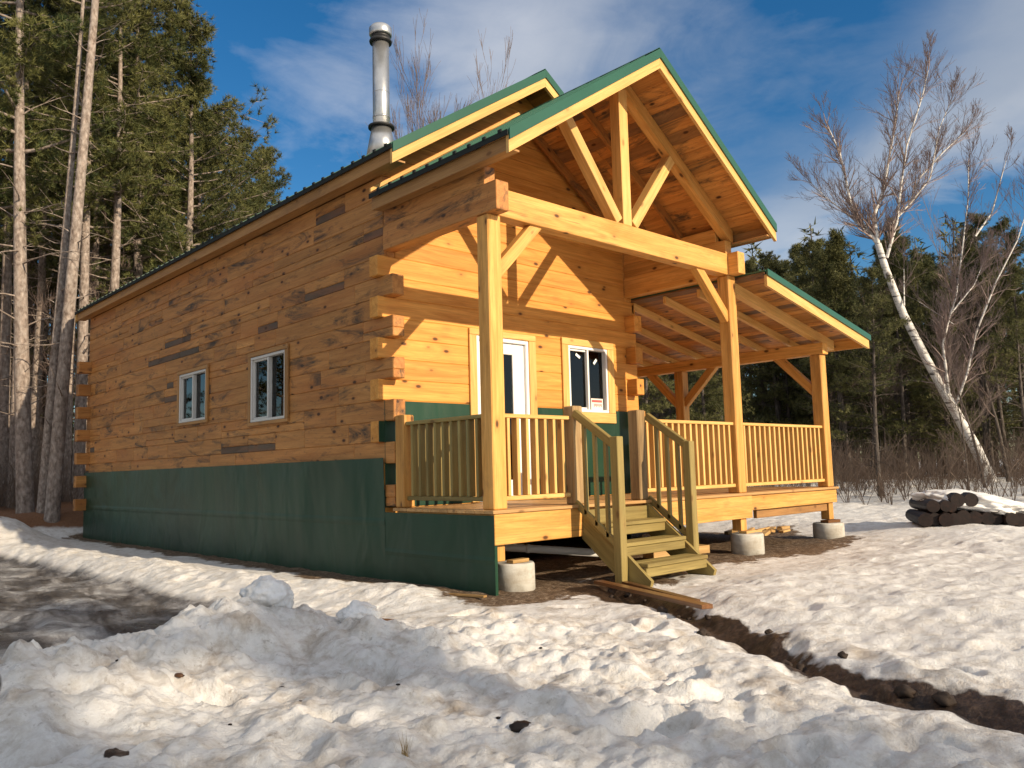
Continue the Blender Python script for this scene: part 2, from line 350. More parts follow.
def axis_coords(a,b,step,lo,hi,g=1.13,mid=None):
    c=list(np.arange(a,b,step)); s=step; v=c[-1]
    while v<hi: s=min(s*g,16) if v>mid[0] else min(s*1.05,.032 if v<5 else mid[1]); v+=s; c.append(v)
    s=step; v=c[0]; pre=[]
    while v>lo: s=min(s*g,16); v-=s; pre.append(v)
    return np.array(pre[::-1]+c)
def build_ground():
    xs=axis_coords(-5.0,-.6,.018,-380,420,1.12,(13,.075)); ys=axis_coords(-5.0,.6,.018,-380,420,1.12,(15,.075))
    X,Y=np.meshgrid(xs,ys); sh=X.shape; x=X.ravel(); y=Y.ravel(); z=terrain(x,y)
    nx,ny=len(xs),len(ys)
    i=np.arange((nx-1)*(ny-1)); r=i//(nx-1); c=i%(nx-1); a=r*nx+c
    F=np.stack([a,a+1,a+nx+1,a+nx],1)
    me=bpy.data.meshes.new('snowy_ground'); me.vertices.add(len(x)); me.vertices.foreach_set('co',np.stack([x,y,z],1).astype(np.float32).ravel())
    me.loops.add(F.size); me.loops.foreach_set('vertex_index',F.ravel().astype(np.int32)); me.polygons.add(len(F))
    me.polygons.foreach_set('loop_start',(np.arange(len(F))*4).astype(np.int32)); me.polygons.foreach_set('use_smooth',np.ones(len(F),bool))
    me.update(calc_edges=True)
    # masks
    dd,dp=segd(x,y,DITCH)
    nz=fbm(x,y,2.2,5,201,.62); nz2=fbm(x,y,.9,4,221)
    dx=np.maximum(np.maximum(.0-x,x-6.9),0); dy=np.maximum(np.maximum(-.15-y,y-13.0),0); dh=np.hypot(dx,dy)
    pad=sst(.60,.10,dh+.45*nz2-.15*nz)
    ex=sst(1.0,.35,np.hypot((x-1.0)/1.1,(y+.55)/.75)+.6*nz); pad=np.maximum(pad,ex)
    ex=sst(1.0,.45,np.hypot((x-5.2)/2.2,(y+.15)/.75)+.5*nz); pad=np.maximum(pad,ex*.95)
    ex=sst(1.0,.4,np.hypot((x-7.5)/1.2,(y-1.5)/1.0)+.5*nz); pad=np.maximum(pad,ex*.9)
    wallline=sst(.40,.10,np.maximum(-x,0)+.25*nz)*(y>0)*(y<13.3)*(x<.2); pad=np.maximum(pad,wallline)
    mud=sst(.30,.06,dd+.20*nz+.08*nz2-.22*sst(1.9,.6,dp))*sst(.0,.4,dp)
    need=np.maximum(sst(12.9,13.9,y+.9*nz2)*sst(-1,-1.8,x),sst(13.3,13.9,y+.3*nz2)*sst(7,4,x))*.95
    need=np.maximum(need,sst(17,26,np.hypot(x-3,y)+5*nz2)*sst(-.1,.35,nz)*.8*(x>5))
    holes=np.zeros_like(x)
    for hx,hy,hr in ((-4.48,-1.35,.13),(-2.62,-3.12,.055),(-4.1,-2.2,.05)):
        holes=np.maximum(holes,sst(1.2,.6,np.hypot(x-hx,y-hy)/hr+.5*nz))
    ice=drive(x,y)
    dirt=sst(3.0,.2,segd(x,y,RIDGE)[0])*.75+.5*sst(1.4,.3,dd)+.5*sst(1.6,.4,dh)+.38*sst(.6,-.6,x)*sst(1,-.5,y)*(1+nz2)
    for nme,arr in (('pad',pad),('mud',np.maximum(mud,holes)),('ice',ice),('need',need),('dirt',np.clip(dirt,0,1))):
        at=me.attributes.new(nme,'FLOAT','POINT'); at.data.foreach_set('value',arr.astype(np.float32))
    m,nt,b=newmat('snow_mud_ground'); q=N(nt); tc=q.n('ShaderNodeTexCoord').outputs['Object']
    A=lambda n:q.n('ShaderNodeAttribute',attribute_name=n).outputs['Fac']
    n1=q.noise(tc,1.3,6,.6); n2=q.noise(tc,9,6,.65); n3=q.noise(tc,60,5,.7); n4=q.noise(tc,240,2)
    snow=q.ramp(n2,[(.30,(.56,.52,.46)),(.5,(.73,.71,.675)),(.75,(.82,.805,.78))])
    d1=q.math('MULTIPLY',q.ramp(q.noise(tc,3.1,6,.7,.5),[(.48,0),(.72,1)]),q.math('MULTIPLY_ADD',A('dirt'),.75,.22))
    snow=q.mix(d1,snow,(.34,.27,.20)); snow=q.mix(q.math('MULTIPLY',q.ramp(q.noise(tc,17,8,.8),[(.56,0),(.68,1)]),q.math('MULTIPLY_ADD',A('dirt'),.55,.12)),snow,(.20,.15,.11))
    sp=q.noise(q.scale(tc,(1,1,1)),48,4,.75); snow=q.mix(q.math('MULTIPLY',q.ramp(sp,[(.68,0),(.76,1)]),q.math('MULTIPLY_ADD',A('dirt'),.6,.25)),snow,(.10,.07,.05))
    n5=q.noise(tc,22,9,.85)
    gravel=q.ramp(n5,[(.36,(.022,.013,.008)),(.47,(.10,.062,.035)),(.56,(.22,.15,.09)),(.64,(.50,.44,.36))])
    mudc=q.ramp(n5,[(.38,(.010,.006,.004)),(.5,(.038,.022,.013)),(.62,(.11,.07,.045))])
    icec=q.ramp(q.noise(q.scale(tc,(1,.45,1)),2.3,8,.72,.6),[(.34,(.030,.024,.020)),(.46,(.10,.092,.085)),(.56,(.25,.24,.235)),(.68,(.52,.52,.51))])
    nd=q.ramp(n3,[(.3,(.10,.04,.018)),(.7,(.34,.17,.08))])
    def sharp(a,lo=.35,hi=.6,nn=n2,k=.5):
        return q.ramp(q.math('ADD',a,q.math('MULTIPLY',q.math('SUBTRACT',nn,.5),k)),[(lo,0),(hi,1)])
    col=q.mix(sharp(A('ice'),.3,.7),snow,icec); col=q.mix(sharp(A('need')),col,nd)
    padm=sharp(A('pad'),.38,.66,q.noise(tc,5,8,.75),2.2); col=q.mix(padm,col,gravel)
    mm=sharp(A('mud'),.35,.55,n2,.6); col=q.mix(mm,col,mudc)
    q.l(col,b.inputs['Base Color'])
    rr=q.mix(sharp(A('ice'),.3,.7),q.mix(mm,.62,.38),q.ramp(n1,[(.4,.22),(.6,.5)])); q.l(rr,b.inputs['Roughness']); b.inputs['Specular IOR Level'].default_value=.35
    h=q.math('ADD',q.math('MULTIPLY',q.noise(tc,15,8,.72),1.3),q.math('ADD',q.math('MULTIPLY',n3,.25),q.math('MULTIPLY',n4,.08)))
    q.bump(h,.55,.05,b)
    me.materials.append(m)
    o=bpy.data.objects.new('snowy_ground',me); COL.objects.link(o); tag(o,kind='structure')
build_ground()

# ------------------------------------------------------------------ the cabin
W=7.15; Mx=4.58; D=1.83; L=13.0; PR=.18; T=.17; CH=.2415; Z0=.0143; XC=Mx/2; SL=.667; PS=.18
cabin=empty('log_cabin',(0,0,0)); tag(cabin,'honey coloured log cabin with green metal roof, green wrapped base and a front porch','cabin')
def part(name,mb,mat,parent=cabin,label=None,smooth=False):
    o=mb.build(name,mat,parent,smooth)
    if label: o['label']=label
    return o
WIN_F=(3.09,3.93,1.18,2.12); DOOR=(1.39,2.31,.03,2.10)
WIN_S=[(6.78,7.88,1.31,2.12),(4.16,5.20,1.16,2.10)]
def cut(rect,holes):
    out=[rect]
    for h in holes:
        nx=[]
        for a0,a1,b0,b1 in out:
            if h[0]>=a1 or h[1]<=a0 or h[2]>=b1 or h[3]<=b0: nx.append((a0,a1,b0,b1)); continue
            if h[0]>a0: nx.append((a0,h[0],b0,b1))
            if h[1]<a1: nx.append((h[1],a1,b0,b1))
            m0,m1=max(a0,h[0]),min(a1,h[1])
            if h[2]>b0: nx.append((m0,m1,b0,h[2]))
            if h[3]<b1: nx.append((m0,m1,h[3],b1))
        out=nx
    return out
main_top=lambda x: 5.72-SL*abs(x-XC)       # top surface of the two roofs
porch_top=lambda x: 5.25-SL*abs(x-XC)
shed_top=lambda x: 2.975-.198*(x-4.6)
fw=MB(); sw=MB(); rw=MB(); bw=MB()
k=0; z=Z0-2*CH
courses=[]
while z<3.85: courses.append(z); z+=CH
for i,z in enumerate(courses):
    z1=z+CH; fpass=(round((z-Z0)/CH)%2==1)   # front log runs through on odd courses
    # front and rear walls
    x0,x1=((-.08 if z>.6 else 0),Mx+.08) if fpass else (T+.002,Mx-T-.002)
    if z>3.0 : x0,x1=T+.002,Mx-T-.002
    for r in cut((x0,x1,z,z1),[WIN_F,DOOR]):
        fw.box(r[0],r[1],D,D+T,r[2],r[3],0,.008,R.uniform(.25,.75))
    rw.box((-.24 if fpass and z<3 else x0),x1,L-T,L,z,z1,0,.008)
    y0,y1=(D-PR,L+.06) if not fpass else (D+T+.002,L-T-.002)
    if z>2.8: y0,y1=(D,L) if not fpass else (D+T+.002 if z<3 else D,L)
    # left wall: every course glued up from short blocks
    y=y0
    while y<y1:
        ln=R.choice((.7,1.0,1.5,2.2,3.0))*R.uniform(.8,1.2); ye=min(y+ln,y1)
        if y1-ye<.12: ye=y1
        t=R.uniform(.35,.75)
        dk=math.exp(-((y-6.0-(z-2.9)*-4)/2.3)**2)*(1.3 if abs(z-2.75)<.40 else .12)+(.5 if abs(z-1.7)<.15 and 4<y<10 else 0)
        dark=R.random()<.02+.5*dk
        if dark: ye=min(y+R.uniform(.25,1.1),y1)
        halves=[(z,z1)] if R.random()<.8 and not dark else [(z,z+CH*.42),(z+CH*.42,z1)]
        for hz0,hz1 in halves:
            tt=t if len(halves)==1 else t+R.uniform(-.2,.2)
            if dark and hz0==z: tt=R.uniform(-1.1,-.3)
            for r in cut((y,ye,hz0,hz1),WIN_S):
                sw.box(R.uniform(.0,.004),T,r[0],r[1],r[2],r[3],1,.010,tt)
        y=ye
    bw.box(Mx-T,Mx,y0,y1,z,z1,1,.008)
# gable triangles: courses clipped under the roof
def gable(mb,y0,y1):
    z=courses[-1]+CH
    while z<5.4:
        z1=z+CH; hb=(5.72-.07-z)/SL; ht=max((5.72-.07-z1)/SL,0.0)
        hb=min(hb,XC); ht=min(ht,XC)
        if hb<=.02: break
        poly=[(XC-hb,z+.003),(XC+hb,z+.003),(XC+ht,z1-.003),(XC-ht,z1-.003)] if ht>.01 else [(XC-hb,z+.003),(XC+hb,z+.003),(XC,z+hb*SL)]
        mb.prism(poly,y0,y1,'y',(1,0,0),R.uniform(.2,.7)); z=z1
gable(fw,D,D+T); gable(rw,L-T,L)
part('front_wall',fw,M['log'],label='front log wall with door and window under the porch')
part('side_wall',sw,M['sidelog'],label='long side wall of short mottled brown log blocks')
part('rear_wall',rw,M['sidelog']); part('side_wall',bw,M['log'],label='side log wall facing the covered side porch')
fl=MB(); fl.box(.2,Mx-.2,D+.2,L-.2,-.1,0.0,1); part('floor',fl,M['inside'])
# side beams carrying the porch roof (logs running on from the walls) + plate log
sb=MB(); sb.box(.0,.17,-.16,D-.002,2.97,3.27,1); sb.box(.012,.16,.03,D-.002,3.272,3.47,1); sb.box(.08,.16,.18,D-.002,3.472,3.66,1)
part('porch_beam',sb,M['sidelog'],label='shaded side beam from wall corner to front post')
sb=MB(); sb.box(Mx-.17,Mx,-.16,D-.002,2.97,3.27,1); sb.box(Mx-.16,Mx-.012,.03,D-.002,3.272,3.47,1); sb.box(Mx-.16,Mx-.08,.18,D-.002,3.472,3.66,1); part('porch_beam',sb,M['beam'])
sb=MB(); sb.box(.172,Mx-.172,.0,.17,2.97,3.265,0); part('porch_beam',sb,M['beam'],label='long front beam under the gable truss')
# posts
def post(x,y,z0,z1,s=PS,name='post',mat='beam',c=.012):
    m=MB(); m.box(x,x+s,y,y+s,z0,z1,2,c); return part(name,m,M[mat])
post(0.02,0,0.002,2.968); post(Mx-PS,0,.002,2.968); post(W-PS-.05,0,.002,2.07); post(W-PS-.05,2.6,.002,2.07); post(W-PS-.05,5.2,.002,2.07)
# truss
tr=MB(); 
def rafter(mb,x0,x1,topf,y0,y1,drop,depth,tint=None):
    mb.prism([(x0,topf(x0)-drop),(x1,topf(x1)-drop),(x1,topf(x1)-drop-depth),(x0,topf(x0)-drop-depth)],y0,y1,'y',(x1-x0,0,topf(x1)-topf(x0)),tint)
zt=porch_top(XC)-.075
rafter(tr,-.05,XC-.001,porch_top,.03,.15,.062,.20); rafter(tr,XC+.001,Mx+.05,porch_top,.03,.15,.062,.20)
part('truss_rafters',tr,M['beam'])
kp=MB(); kp.box(XC-.08,XC+.08,.02,.17,3.268,zt-.19,2); part('king_post',kp,M['trim'])
for s in(-1,1):
    b=MB(); b.beam((XC+s*.14,.095,3.30),(XC+s*.98,.095,4.34),.13,.14,(0,1,0)); part('truss_brace',b,M['trim'])
# knee braces
for p0,p1 in (((.17,.09,2.38),(.80,.09,3.02)),((Mx-.15,.09,2.36),(Mx-.84,.09,3.02)),((W-.14,.15,1.48),(W-.14,.80,2.13)),
              ((W-.14,2.62,1.48),(W-.14,1.95,2.13)),((W-.14,2.76,1.48),(W-.14,3.4,2.13))):
    b=MB(); b.beam(p0,p1,.11,.13,(0,0,1)); part('knee_brace',b,M['beam'])
ob=MB(); ob.box(W-.23,W-.06,-.05,5.4,2.072,2.25,1); part('porch_beam',ob,M['beam'],label='outer beam of the low side porch roof')

# roofs
def boards(mb,x0,x1,topf,y0,y1,drop,th=.024,wd=.14):
    n=max(1,int(abs(x1-x0)/wd)); 
    for i in range(n):
        a=x0+(x1-x0)*i/n; c=x0+(x1-x0)*(i+1)/n-.004*(1 if x1>x0 else -1)
        y=y0
        while y<y1:
            ye=min(y1,y+R.uniform(1.2,3.2)); 
            if y1-ye<.3: ye=y1
            mb.prism([(a,topf(a)-drop),(c,topf(c)-drop),(c,topf(c)-drop-th),(a,topf(a)-drop-th)],y+.0,ye-.002,'y',(0,1,0)); y=ye
def metal(mb,x0,x1,topf,y0,y1,rib=.23):
    mb.prism([(x0,topf(x0)),(x1,topf(x1)),(x1,topf(x1)-.022),(x0,topf(x0)-.022)],y0,y1,'y',(0,1,0),.5)
    y=y0+.1
    while y<y1-.05:
        mb.prism([(x0,topf(x0)+.022),(x1,topf(x1)+.022),(x1,topf(x1)-.001),(x0,topf(x0)-.001)],y-.014,y+.014,'y',(0,1,0),.5); y+=rib
def gable_roof(topf,y0,y1,ov,raf_ys,wall_raf=True,rear=False,label=None):
    xl,xr=-ov,Mx+ov
    mt=MB(); metal(mt,xl-.03,XC-.001,topf,y0-.01,y1); metal(mt,XC+.001,xr+.03,topf,y0-.01,y1)
    mt.prism([(XC-.16,topf(XC-.16)+.028),(XC,topf(XC)+.03),(XC+.16,topf(XC+.16)+.028),(XC+.16,topf(XC+.16)+.024),(XC,topf(XC)+.024),(XC-.16,topf(XC-.16)+.024)],y0-.016,y1,'y',(0,1,0),.5)
    roof=part('roof',mt,M['roof'],label=label)
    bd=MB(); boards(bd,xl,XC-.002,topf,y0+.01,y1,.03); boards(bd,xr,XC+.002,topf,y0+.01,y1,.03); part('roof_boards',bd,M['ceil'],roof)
    ed=MB(); y=y0
    for xe,sg in ((xl-.03,-1),(xr+.03,1)):
        ed.prism([(xe,topf(xe)-.024),(xe+sg*.012,topf(xe)+.004),(xe+sg*.012,topf(xe)-.052),(xe,topf(xe)-.052)],y0-.006,y1,'y',(0,1,0),.5)
        y=y0+.1
        while y<y1-.05: ed.box(xe-.02 if sg<0 else xe,xe if sg<0 else xe+.02,y-.025,y+.025,topf(xe)-.004,topf(xe)+.03,1,.003,.5); y+=.23
        part('drip_edge',ed,M['edge'],roof); ed=MB()
    ends=[(y0,-1)]+([(y1,1)] if rear else [])
    for ye,sg in ends:
        ya,yb=(ye-.030,ye-.012) if sg<0 else (ye+.002,ye+.02)
        for xa,xb in ((xl-.03,XC-.001),(XC+.001,xr+.03)):
            g=MB(); g.prism([(xa,topf(xa)+.012),(xb,topf(xb)+.012),(xb,topf(xb)-.10),(xa,topf(xa)-.10)],ya,yb,'y',(xb-xa,0,topf(xb)-topf(xa)),.5)
            part('rake_trim',g,M['roof'],roof)
            g=MB(); g.prism([(xa,topf(xa)-.06),(xb,topf(xb)-.06),(xb,topf(xb)-.225),(xa,topf(xa)-.225)],ye-.011 if sg<0 else ye-.03,ye+.028 if sg<0 else ye+.0015,'y',(xb-xa,0,topf(xb)-topf(xa)))
            part('rake_board',g,M['trim'],roof)
    for xa,sg in ((xl,-1),(xr,1)):
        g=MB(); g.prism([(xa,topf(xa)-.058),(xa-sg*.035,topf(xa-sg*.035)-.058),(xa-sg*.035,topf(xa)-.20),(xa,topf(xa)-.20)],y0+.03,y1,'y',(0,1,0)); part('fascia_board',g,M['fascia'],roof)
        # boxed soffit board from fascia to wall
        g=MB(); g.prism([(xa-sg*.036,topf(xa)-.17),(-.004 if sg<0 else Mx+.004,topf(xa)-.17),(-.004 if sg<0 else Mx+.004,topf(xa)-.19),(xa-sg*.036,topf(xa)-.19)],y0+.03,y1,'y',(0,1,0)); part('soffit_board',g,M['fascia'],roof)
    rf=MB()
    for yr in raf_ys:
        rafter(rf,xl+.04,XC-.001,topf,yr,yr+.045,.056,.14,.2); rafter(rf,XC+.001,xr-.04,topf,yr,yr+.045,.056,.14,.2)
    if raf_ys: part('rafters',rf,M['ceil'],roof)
    return roof
gable_roof(main_top,1.33,13.35,.18,[],rear=True,label='main green metal roof behind the porch gable')
gable_roof(porch_top,-.54,D-.003,.15,[.75,1.25,1.70],label='green metal porch gable roof')
# thin wood trim where porch roof meets wall
for s in(-1,1):
    g=MB(); xa=XC+s*.001; xb=XC+s*(XC+.18); f=lambda x: porch_top(x)
    g.prism([(xa,f(xa)+.03),(xb,f(xb)+.03),(xb,f(xb)+.075),(xa,f(xa)+.075)],D-.03,D-.004,'y',(xb-xa,0,f(xb)-f(xa))); part('wall_trim',g,M['trim'])
# shed roof of the side porch
sr=MB(); metal(sr,Mx+.002,7.68,shed_top,-.46,5.6); shed=part('roof',sr,M['roof'],label='low green shed roof over the side porch')
g=MB(); boards(g,Mx+.002,7.63,shed_top,-.44,5.58,.03); part('roof_boards',g,M['ceil'],shed)
g=MB(); g.prism([(Mx+.02,shed_top(Mx)+.012),(7.69,shed_top(7.69)+.012),(7.69,shed_top(7.69)-.075),(Mx+.02,shed_top(Mx)-.075)],-.485,-.462,'y',(1,0,-.2)); part('rake_trim',g,M['roof'],shed)
g=MB(); g.prism([(Mx+.03,shed_top(Mx+.03)-.058),(7.66,shed_top(7.66)-.058),(7.66,shed_top(7.66)-.21),(Mx+.03,shed_top(Mx+.03)-.21)],-.46,-.42,'y',(1,0,-.2)); part('rake_board',g,M['trim'],shed)
g=MB(); g.prism([(7.60,shed_top(7.6)-.056),(7.64,shed_top(7.64)-.056),(7.64,shed_top(7.6)-.20),(7.60,shed_top(7.6)-.20)],-.418,5.58,'y',(0,1,0)); part('fascia_board',g,M['beam'],shed)
for yr in (.06,.62,1.22,1.82,2.45,3.05,3.65,4.3,4.9):
    g=MB(); w=.10 if yr<.1 else .05; rafter(g,Mx+.052,7.55,shed_top,yr,yr+w,.056,.15 if yr<.1 else .11); part('shed_rafter',g,M['trim'],shed)
g=MB(); g.box(Mx+.002,Mx+.05,D,5.6,2.74,2.88,1); part('ledger_board',g,M['beam'],shed)

# deck
dk=MB()
def plank_row(x0,x1,y0,y1):
    n=int((y1-y0)/.142)
    for i in range(n+1):
        a=y0+i*.142; 
        if a+.05>y1: break
        dk.box(x0,x1,a,min(a+.138,y1),-.034,0,0,.004)
plank_row(-.03,W+.03,-.04,D-.19); plank_row(Mx+.19,W+.03,D-.185,5.5)
part('porch_floor',dk,M['deck'])
for (x0,x1,y0,y1,za,zb,ax,mat,lb) in ((.0,1.30,-.02,.035,-.335,-.036,0,'beam',None),(1.302,2.40,.04,.08,-.335,-.036,0,'beam',None),(2.42,4.66,-.02,.035,-.335,-.036,0,'beam',None),
     (4.664,W+.02,.0,.04,-.24,-.036,0,'beam',None),(W-.025,W+.018,.042,5.4,-.24,-.036,1,'beam',None),(.02,.06,.04,1.6,-.30,-.036,1,'beam',None)):
    m=MB(); m.box(x0,x1,y0,y1,za,zb,ax); part('rim_beam',m,M[mat])
m=MB()
for x in (.5,1.1,1.7,2.3,2.9,3.5,4.1): m.box(x,x+.04,.09,1.6,-.27,-.04,1)
for y in (.6,1.2,1.8,2.4,3.0,3.6,4.2,4.8): m.box(4.7,W-.03,y,y+.04,-.22,-.04,0)
part('floor_joists',m,M['fascia'])
for x,y,z0,z1,s in ((.06,.045,-.50,-.337,.13),(Mx-.14,.03,-.50,-.337,.14),(W-.18,.04,-.50,-.242,.14)):
    m=MB(); m.box(x,x+s,y,y+s,z0,z1,2); part('stub_post',m,M['beam'])
m=MB(); m.box(4.9,W-.2,.06,.12,-.36,-.242,0); part('rim_beam',m,M['fascia'])

# railings
def railing(p0,p1,n,mat='trim',deep=.085,thick=.038,label=None,zb=.12,zt=.90):
    p0=Vector((*p0,0)); p1=Vector((*p1,0)); a=(p1-p0).normalized(); sd=Vector((-a.y,a.x,0))
    m=MB(); m.beam(p0+Vector((0,0,.93)),p1+Vector((0,0,.93)),.10,.04,(0,0,1))
    r=part('railing',m,M[mat],label=label)
    m=MB(); m.beam(p0+Vector((0,0,.105)),p1+Vector((0,0,.105)),.075,.045,(0,0,1)); part('bottom_rail',m,M[mat],r)
    for i in range(n):
        p=p0+(p1-p0)*((i+.75)/(n+.5)); b=MB()
        zlow=.085+R.uniform(-.004,.004)
        # picket notched over the bottom rail: bevelled foot, two lengths of grain
        b.beam(p+Vector((0,0,.129)),p+Vector((0,0,.909)),thick if abs(a.x)>.5 else deep,deep if abs(a.x)>.5 else thick,(0,1,0),.004)
        part('baluster',b,M[mat],r)
railing((.18,.09),(1.17,.09),7,label='front railing between corner post and stair post')
railing((2.44,.09),(Mx-PS,.09),15,label='front railing right of the stairs')
railing((Mx,.09),(W-PS-.05,.09),17,label='front railing of the side porch')
railing((.09,.18),(.09,D-PR-.17),9,'treated',label='weathered side railing from corner post to wall')
railing((W-.14,.18),(W-.14,2.6),16,label='end railing of the side porch')
for x,y,z1,s,mt in ((1.19,.0,1.06,.15,'oldpost'),(2.29,.0,1.05,.15,'oldpost'),(0.01,D-PR-.165,1.03,.155,'beam')):
    post(x,y,.002,z1,s,'newel_post',mt)

# stairs
SX0,SX1=1.26,2.36; ny=-.62
st=MB()
for sx in (SX0,SX1):
    st.prism([(-.002,-.04),(-.002,-.36),(-.56,-.80),(-.88,-.80),(-.90,-.74),(-.02,-.03)],sx,sx+.045,'x',(0,.9,.7))
st.box(SX0+.046,SX1-.001,-.045,-.022,-.30,-.06,0)
stair=part('staircase',st,M['treated'],label='treated timber stairs with three treads and handrails')
for i,(y0,zt_) in enumerate(((-.30,-.20),(-.56,-.39),(-.83,-.58))):
    m=MB(); m.box(SX0+.047,SX1-.002,y0,y0+.14,zt_-.04,zt_,0); m.box(SX0+.047,SX1-.002,y0+.145,y0+.285,zt_-.04,zt_,0); 
    m.box(SX0+.047,SX1-.002,y0+.02,y0+.055,zt_-.135,zt_-.042,0) ; part('tread',m,M['treated'],stair)
for sx,zt_ in ((SX0-.105,.70),(SX1-.012+.06,.66)):
    m=MB(); m.box(sx,sx+.10,ny,ny+.10,-.80,zt_,2,.006); part('newel_post',m,M['treated'],stair)
for sx in (SX0-.055,SX1+.10):
    m=MB(); m.beam((sx,.0,.98),(sx,ny+.05,.60),.06,.085,(0,0,1)); part('handrail',m,M['treated'],stair); m=MB(); m.beam((sx,.02,.02),(sx,ny+.06,-.42),.04,.075,(0,0,1)); part('lower_rail',m,M['treated'],stair)
    for i in range(3):
        t=(i+.9)/3.9; y=(ny+.05)*t; m=MB(); m.box(sx-.02,sx+.02,y-.02,y+.02,-.44*t+.0,.94-.38*t,2,.003); part('baluster',m,M['treated'],stair)

# windows and door
def window(P,U,V,w,h,label,mats=('white','trim'),trimw=(.12,.12,.12,.14),sticker=False,nested=None):
    """P lower-left on wall face, U right along wall, V outward"""
    P=Vector(P); U=Vector(U); V=Vector(V); Z=Vector((0,0,1))
    def bx(mb,a0,a1,z0,z1,d0,d1,ax='u',c=.004):
        ce=P+U*((a0+a1)/2)+Z*((z0+z1)/2)+V*((d0+d1)/2)
        if ax=='u': mb.beam(ce-U*(a1-a0)/2,ce+U*(a1-a0)/2,d1-d0,z1-z0,(0,0,1),c)
        else: mb.beam(ce-Z*(z1-z0)/2,ce+Z*(z1-z0)/2,a1-a0 if abs(V.y)>.5 else d1-d0,d1-d0 if abs(V.y)>.5 else a1-a0,(0,1,0),c)
    m=MB(); f=.038
    bx(m,0,w,0,f,-.09,.022); bx(m,0,w,h-f,h,-.09,.022); bx(m,0,f,f+.001,h-f-.001,-.09,.021,'z'); bx(m,w-f,w,f+.001,h-f-.001,-.09,.021,'z'); bx(m,w/2-.018,w/2+.018,f+.001,h-f-.001,-.05,.014,'z')
    bx(m,f,w/2-.03,f,f+.03,-.06,-.005); bx(m,f,w/2-.03,h-f-.03,h-f,-.06,-.005); bx(m,f,f+.028,f+.03,h-f-.03,-.06,-.006,'z')
    o=part('window',m,M[mats[0]],label=label)
    for a,b,d in ((f+.005,w/2-.02,-.035),(w/2+.02,w-f-.002,-.05)):
        g=MB(); bx(g,a,b,f,h-f,d-.004,d,'u',.0005); part('pane',g,M['glass'],o)
    l,r,t,b_=trimw; tm=MB()
    bx(tm,-l,w+r,h+.004,h+t,.001,.034); bx(tm,-l,w+r,-b_,-.004,.001,.036); bx(tm,-l,-.003,-.002,h+.002,.001,.032,'z'); bx(tm,w+.003,w+r,-.002,h+.002,.001,.032,'z'); part('window_trim',tm,M[mats[1]],o)
    if sticker:
        g=MB(); bx(g,w-f-.30,w-f-.04,f+.0,f+.17,-.030,-.028,'u',.0005); part('notice',g,M['paper'],o)
        g=MB()
        bx(g,w-f-.285,w-f-.06,f+.115,f+.15,-.0275,-.0265,'u',.0003)
        for i in range(7): bx(g,w-f-.24+i*.026,w-f-.226+i*.026,f+.05+(i%2)*.012,f+.095,-.0275,-.0265,'u',.0003)
        part('notice_lettering',g,M['red'],o)
        for a,zz,rot in ((w*.30,h*.86,-.5),(w*.74,h*.80,.8)):
            g=MB(); ce=P+U*a+Z*zz+V*(-.028); d=U*math.cos(rot)+Z*math.sin(rot); g.beam(ce-d*.05,ce+d*.05,.002,.04,(-math.sin(rot)*U+math.cos(rot)*Z),.0003); part('glass_label',g,M['whitelabel'],o)
    return o
window((WIN_F[0],D,WIN_F[2]),(1,0,0),(0,-1,0),WIN_F[1]-WIN_F[0],WIN_F[3]-WIN_F[2],'white sliding window with a pink notice beside the front door',('white','trim'),(.13,.14,.10,.15),True)
window((0,WIN_S[0][1],WIN_S[0][2]),(0,-1,0),(-1,0,0),1.10,.81,'smaller white sliding window farther along the side wall',('shadedwhite','fascia'),(.07,.08,.06,.05))
window((0,WIN_S[1][1],WIN_S[1][2]),(0,-1,0),(-1,0,0),1.04,.94,'taller white sliding window nearer the front on the side wall',('shadedwhite','fascia'),(.07,.09,.07,.05))
dx0,dx1,dz0,dz1=DOOR
m=MB(); m.box(dx0,dx0+.05,D-.02,D+.1,0,dz1,2); m.box(dx1-.05,dx1,D-.02,D+.1,0,dz1,2); m.box(dx0+.051,dx1-.051,D-.02,D+.1,dz1-.05,dz1,0); m.box(dx0,dx1,D-.03,D+.1,0.002,.03,0)
fr=part('door_frame',m,M['white'])
m=MB(); m.box(dx0+.052,dx0+.22,D+.02,D+.065,.035,dz1-.052,2); m.box(dx1-.26,dx1-.052,D+.02,D+.065,.035,dz1-.052,2); m.box(dx0+.221,dx1-.261,D+.02,D+.065,.035,.26,0); m.box(dx0+.221,dx1-.261,D+.02,D+.065,dz1-.2,dz1-.052,0)
door=part('front_door',m,M['whitedoor'],label='white front door with one tall dark glass pane')
m=MB(); m.box(dx0+.22,dx1-.26,D+.04,D+.046,.26,dz1-.2,2,.0005); part('pane',m,M['glass'],door)
m=MB(); m.tube([(dx0+.12,D+.02,1.0),(dx0+.12,D-.03,1.0)],[.03,.03],16); m.tube([(dx0+.12,D-.02,1.0),(dx0+.22,D-.025,1.0)],[.012,.01],8); part('handle',m,M['brass'],door)
m=MB(); m.box(dx0-.12,dx0-.003,D-.034,D-.001,.0,dz1+.002,2); m.box(dx1+.003,dx1+.13,D-.034,D-.001,.0,dz1+.002,2); m.box(dx0-.12,dx1+.13,D-.036,D-.001,dz1+.004,dz1+.085,0); part('door_trim',m,M['trim'])
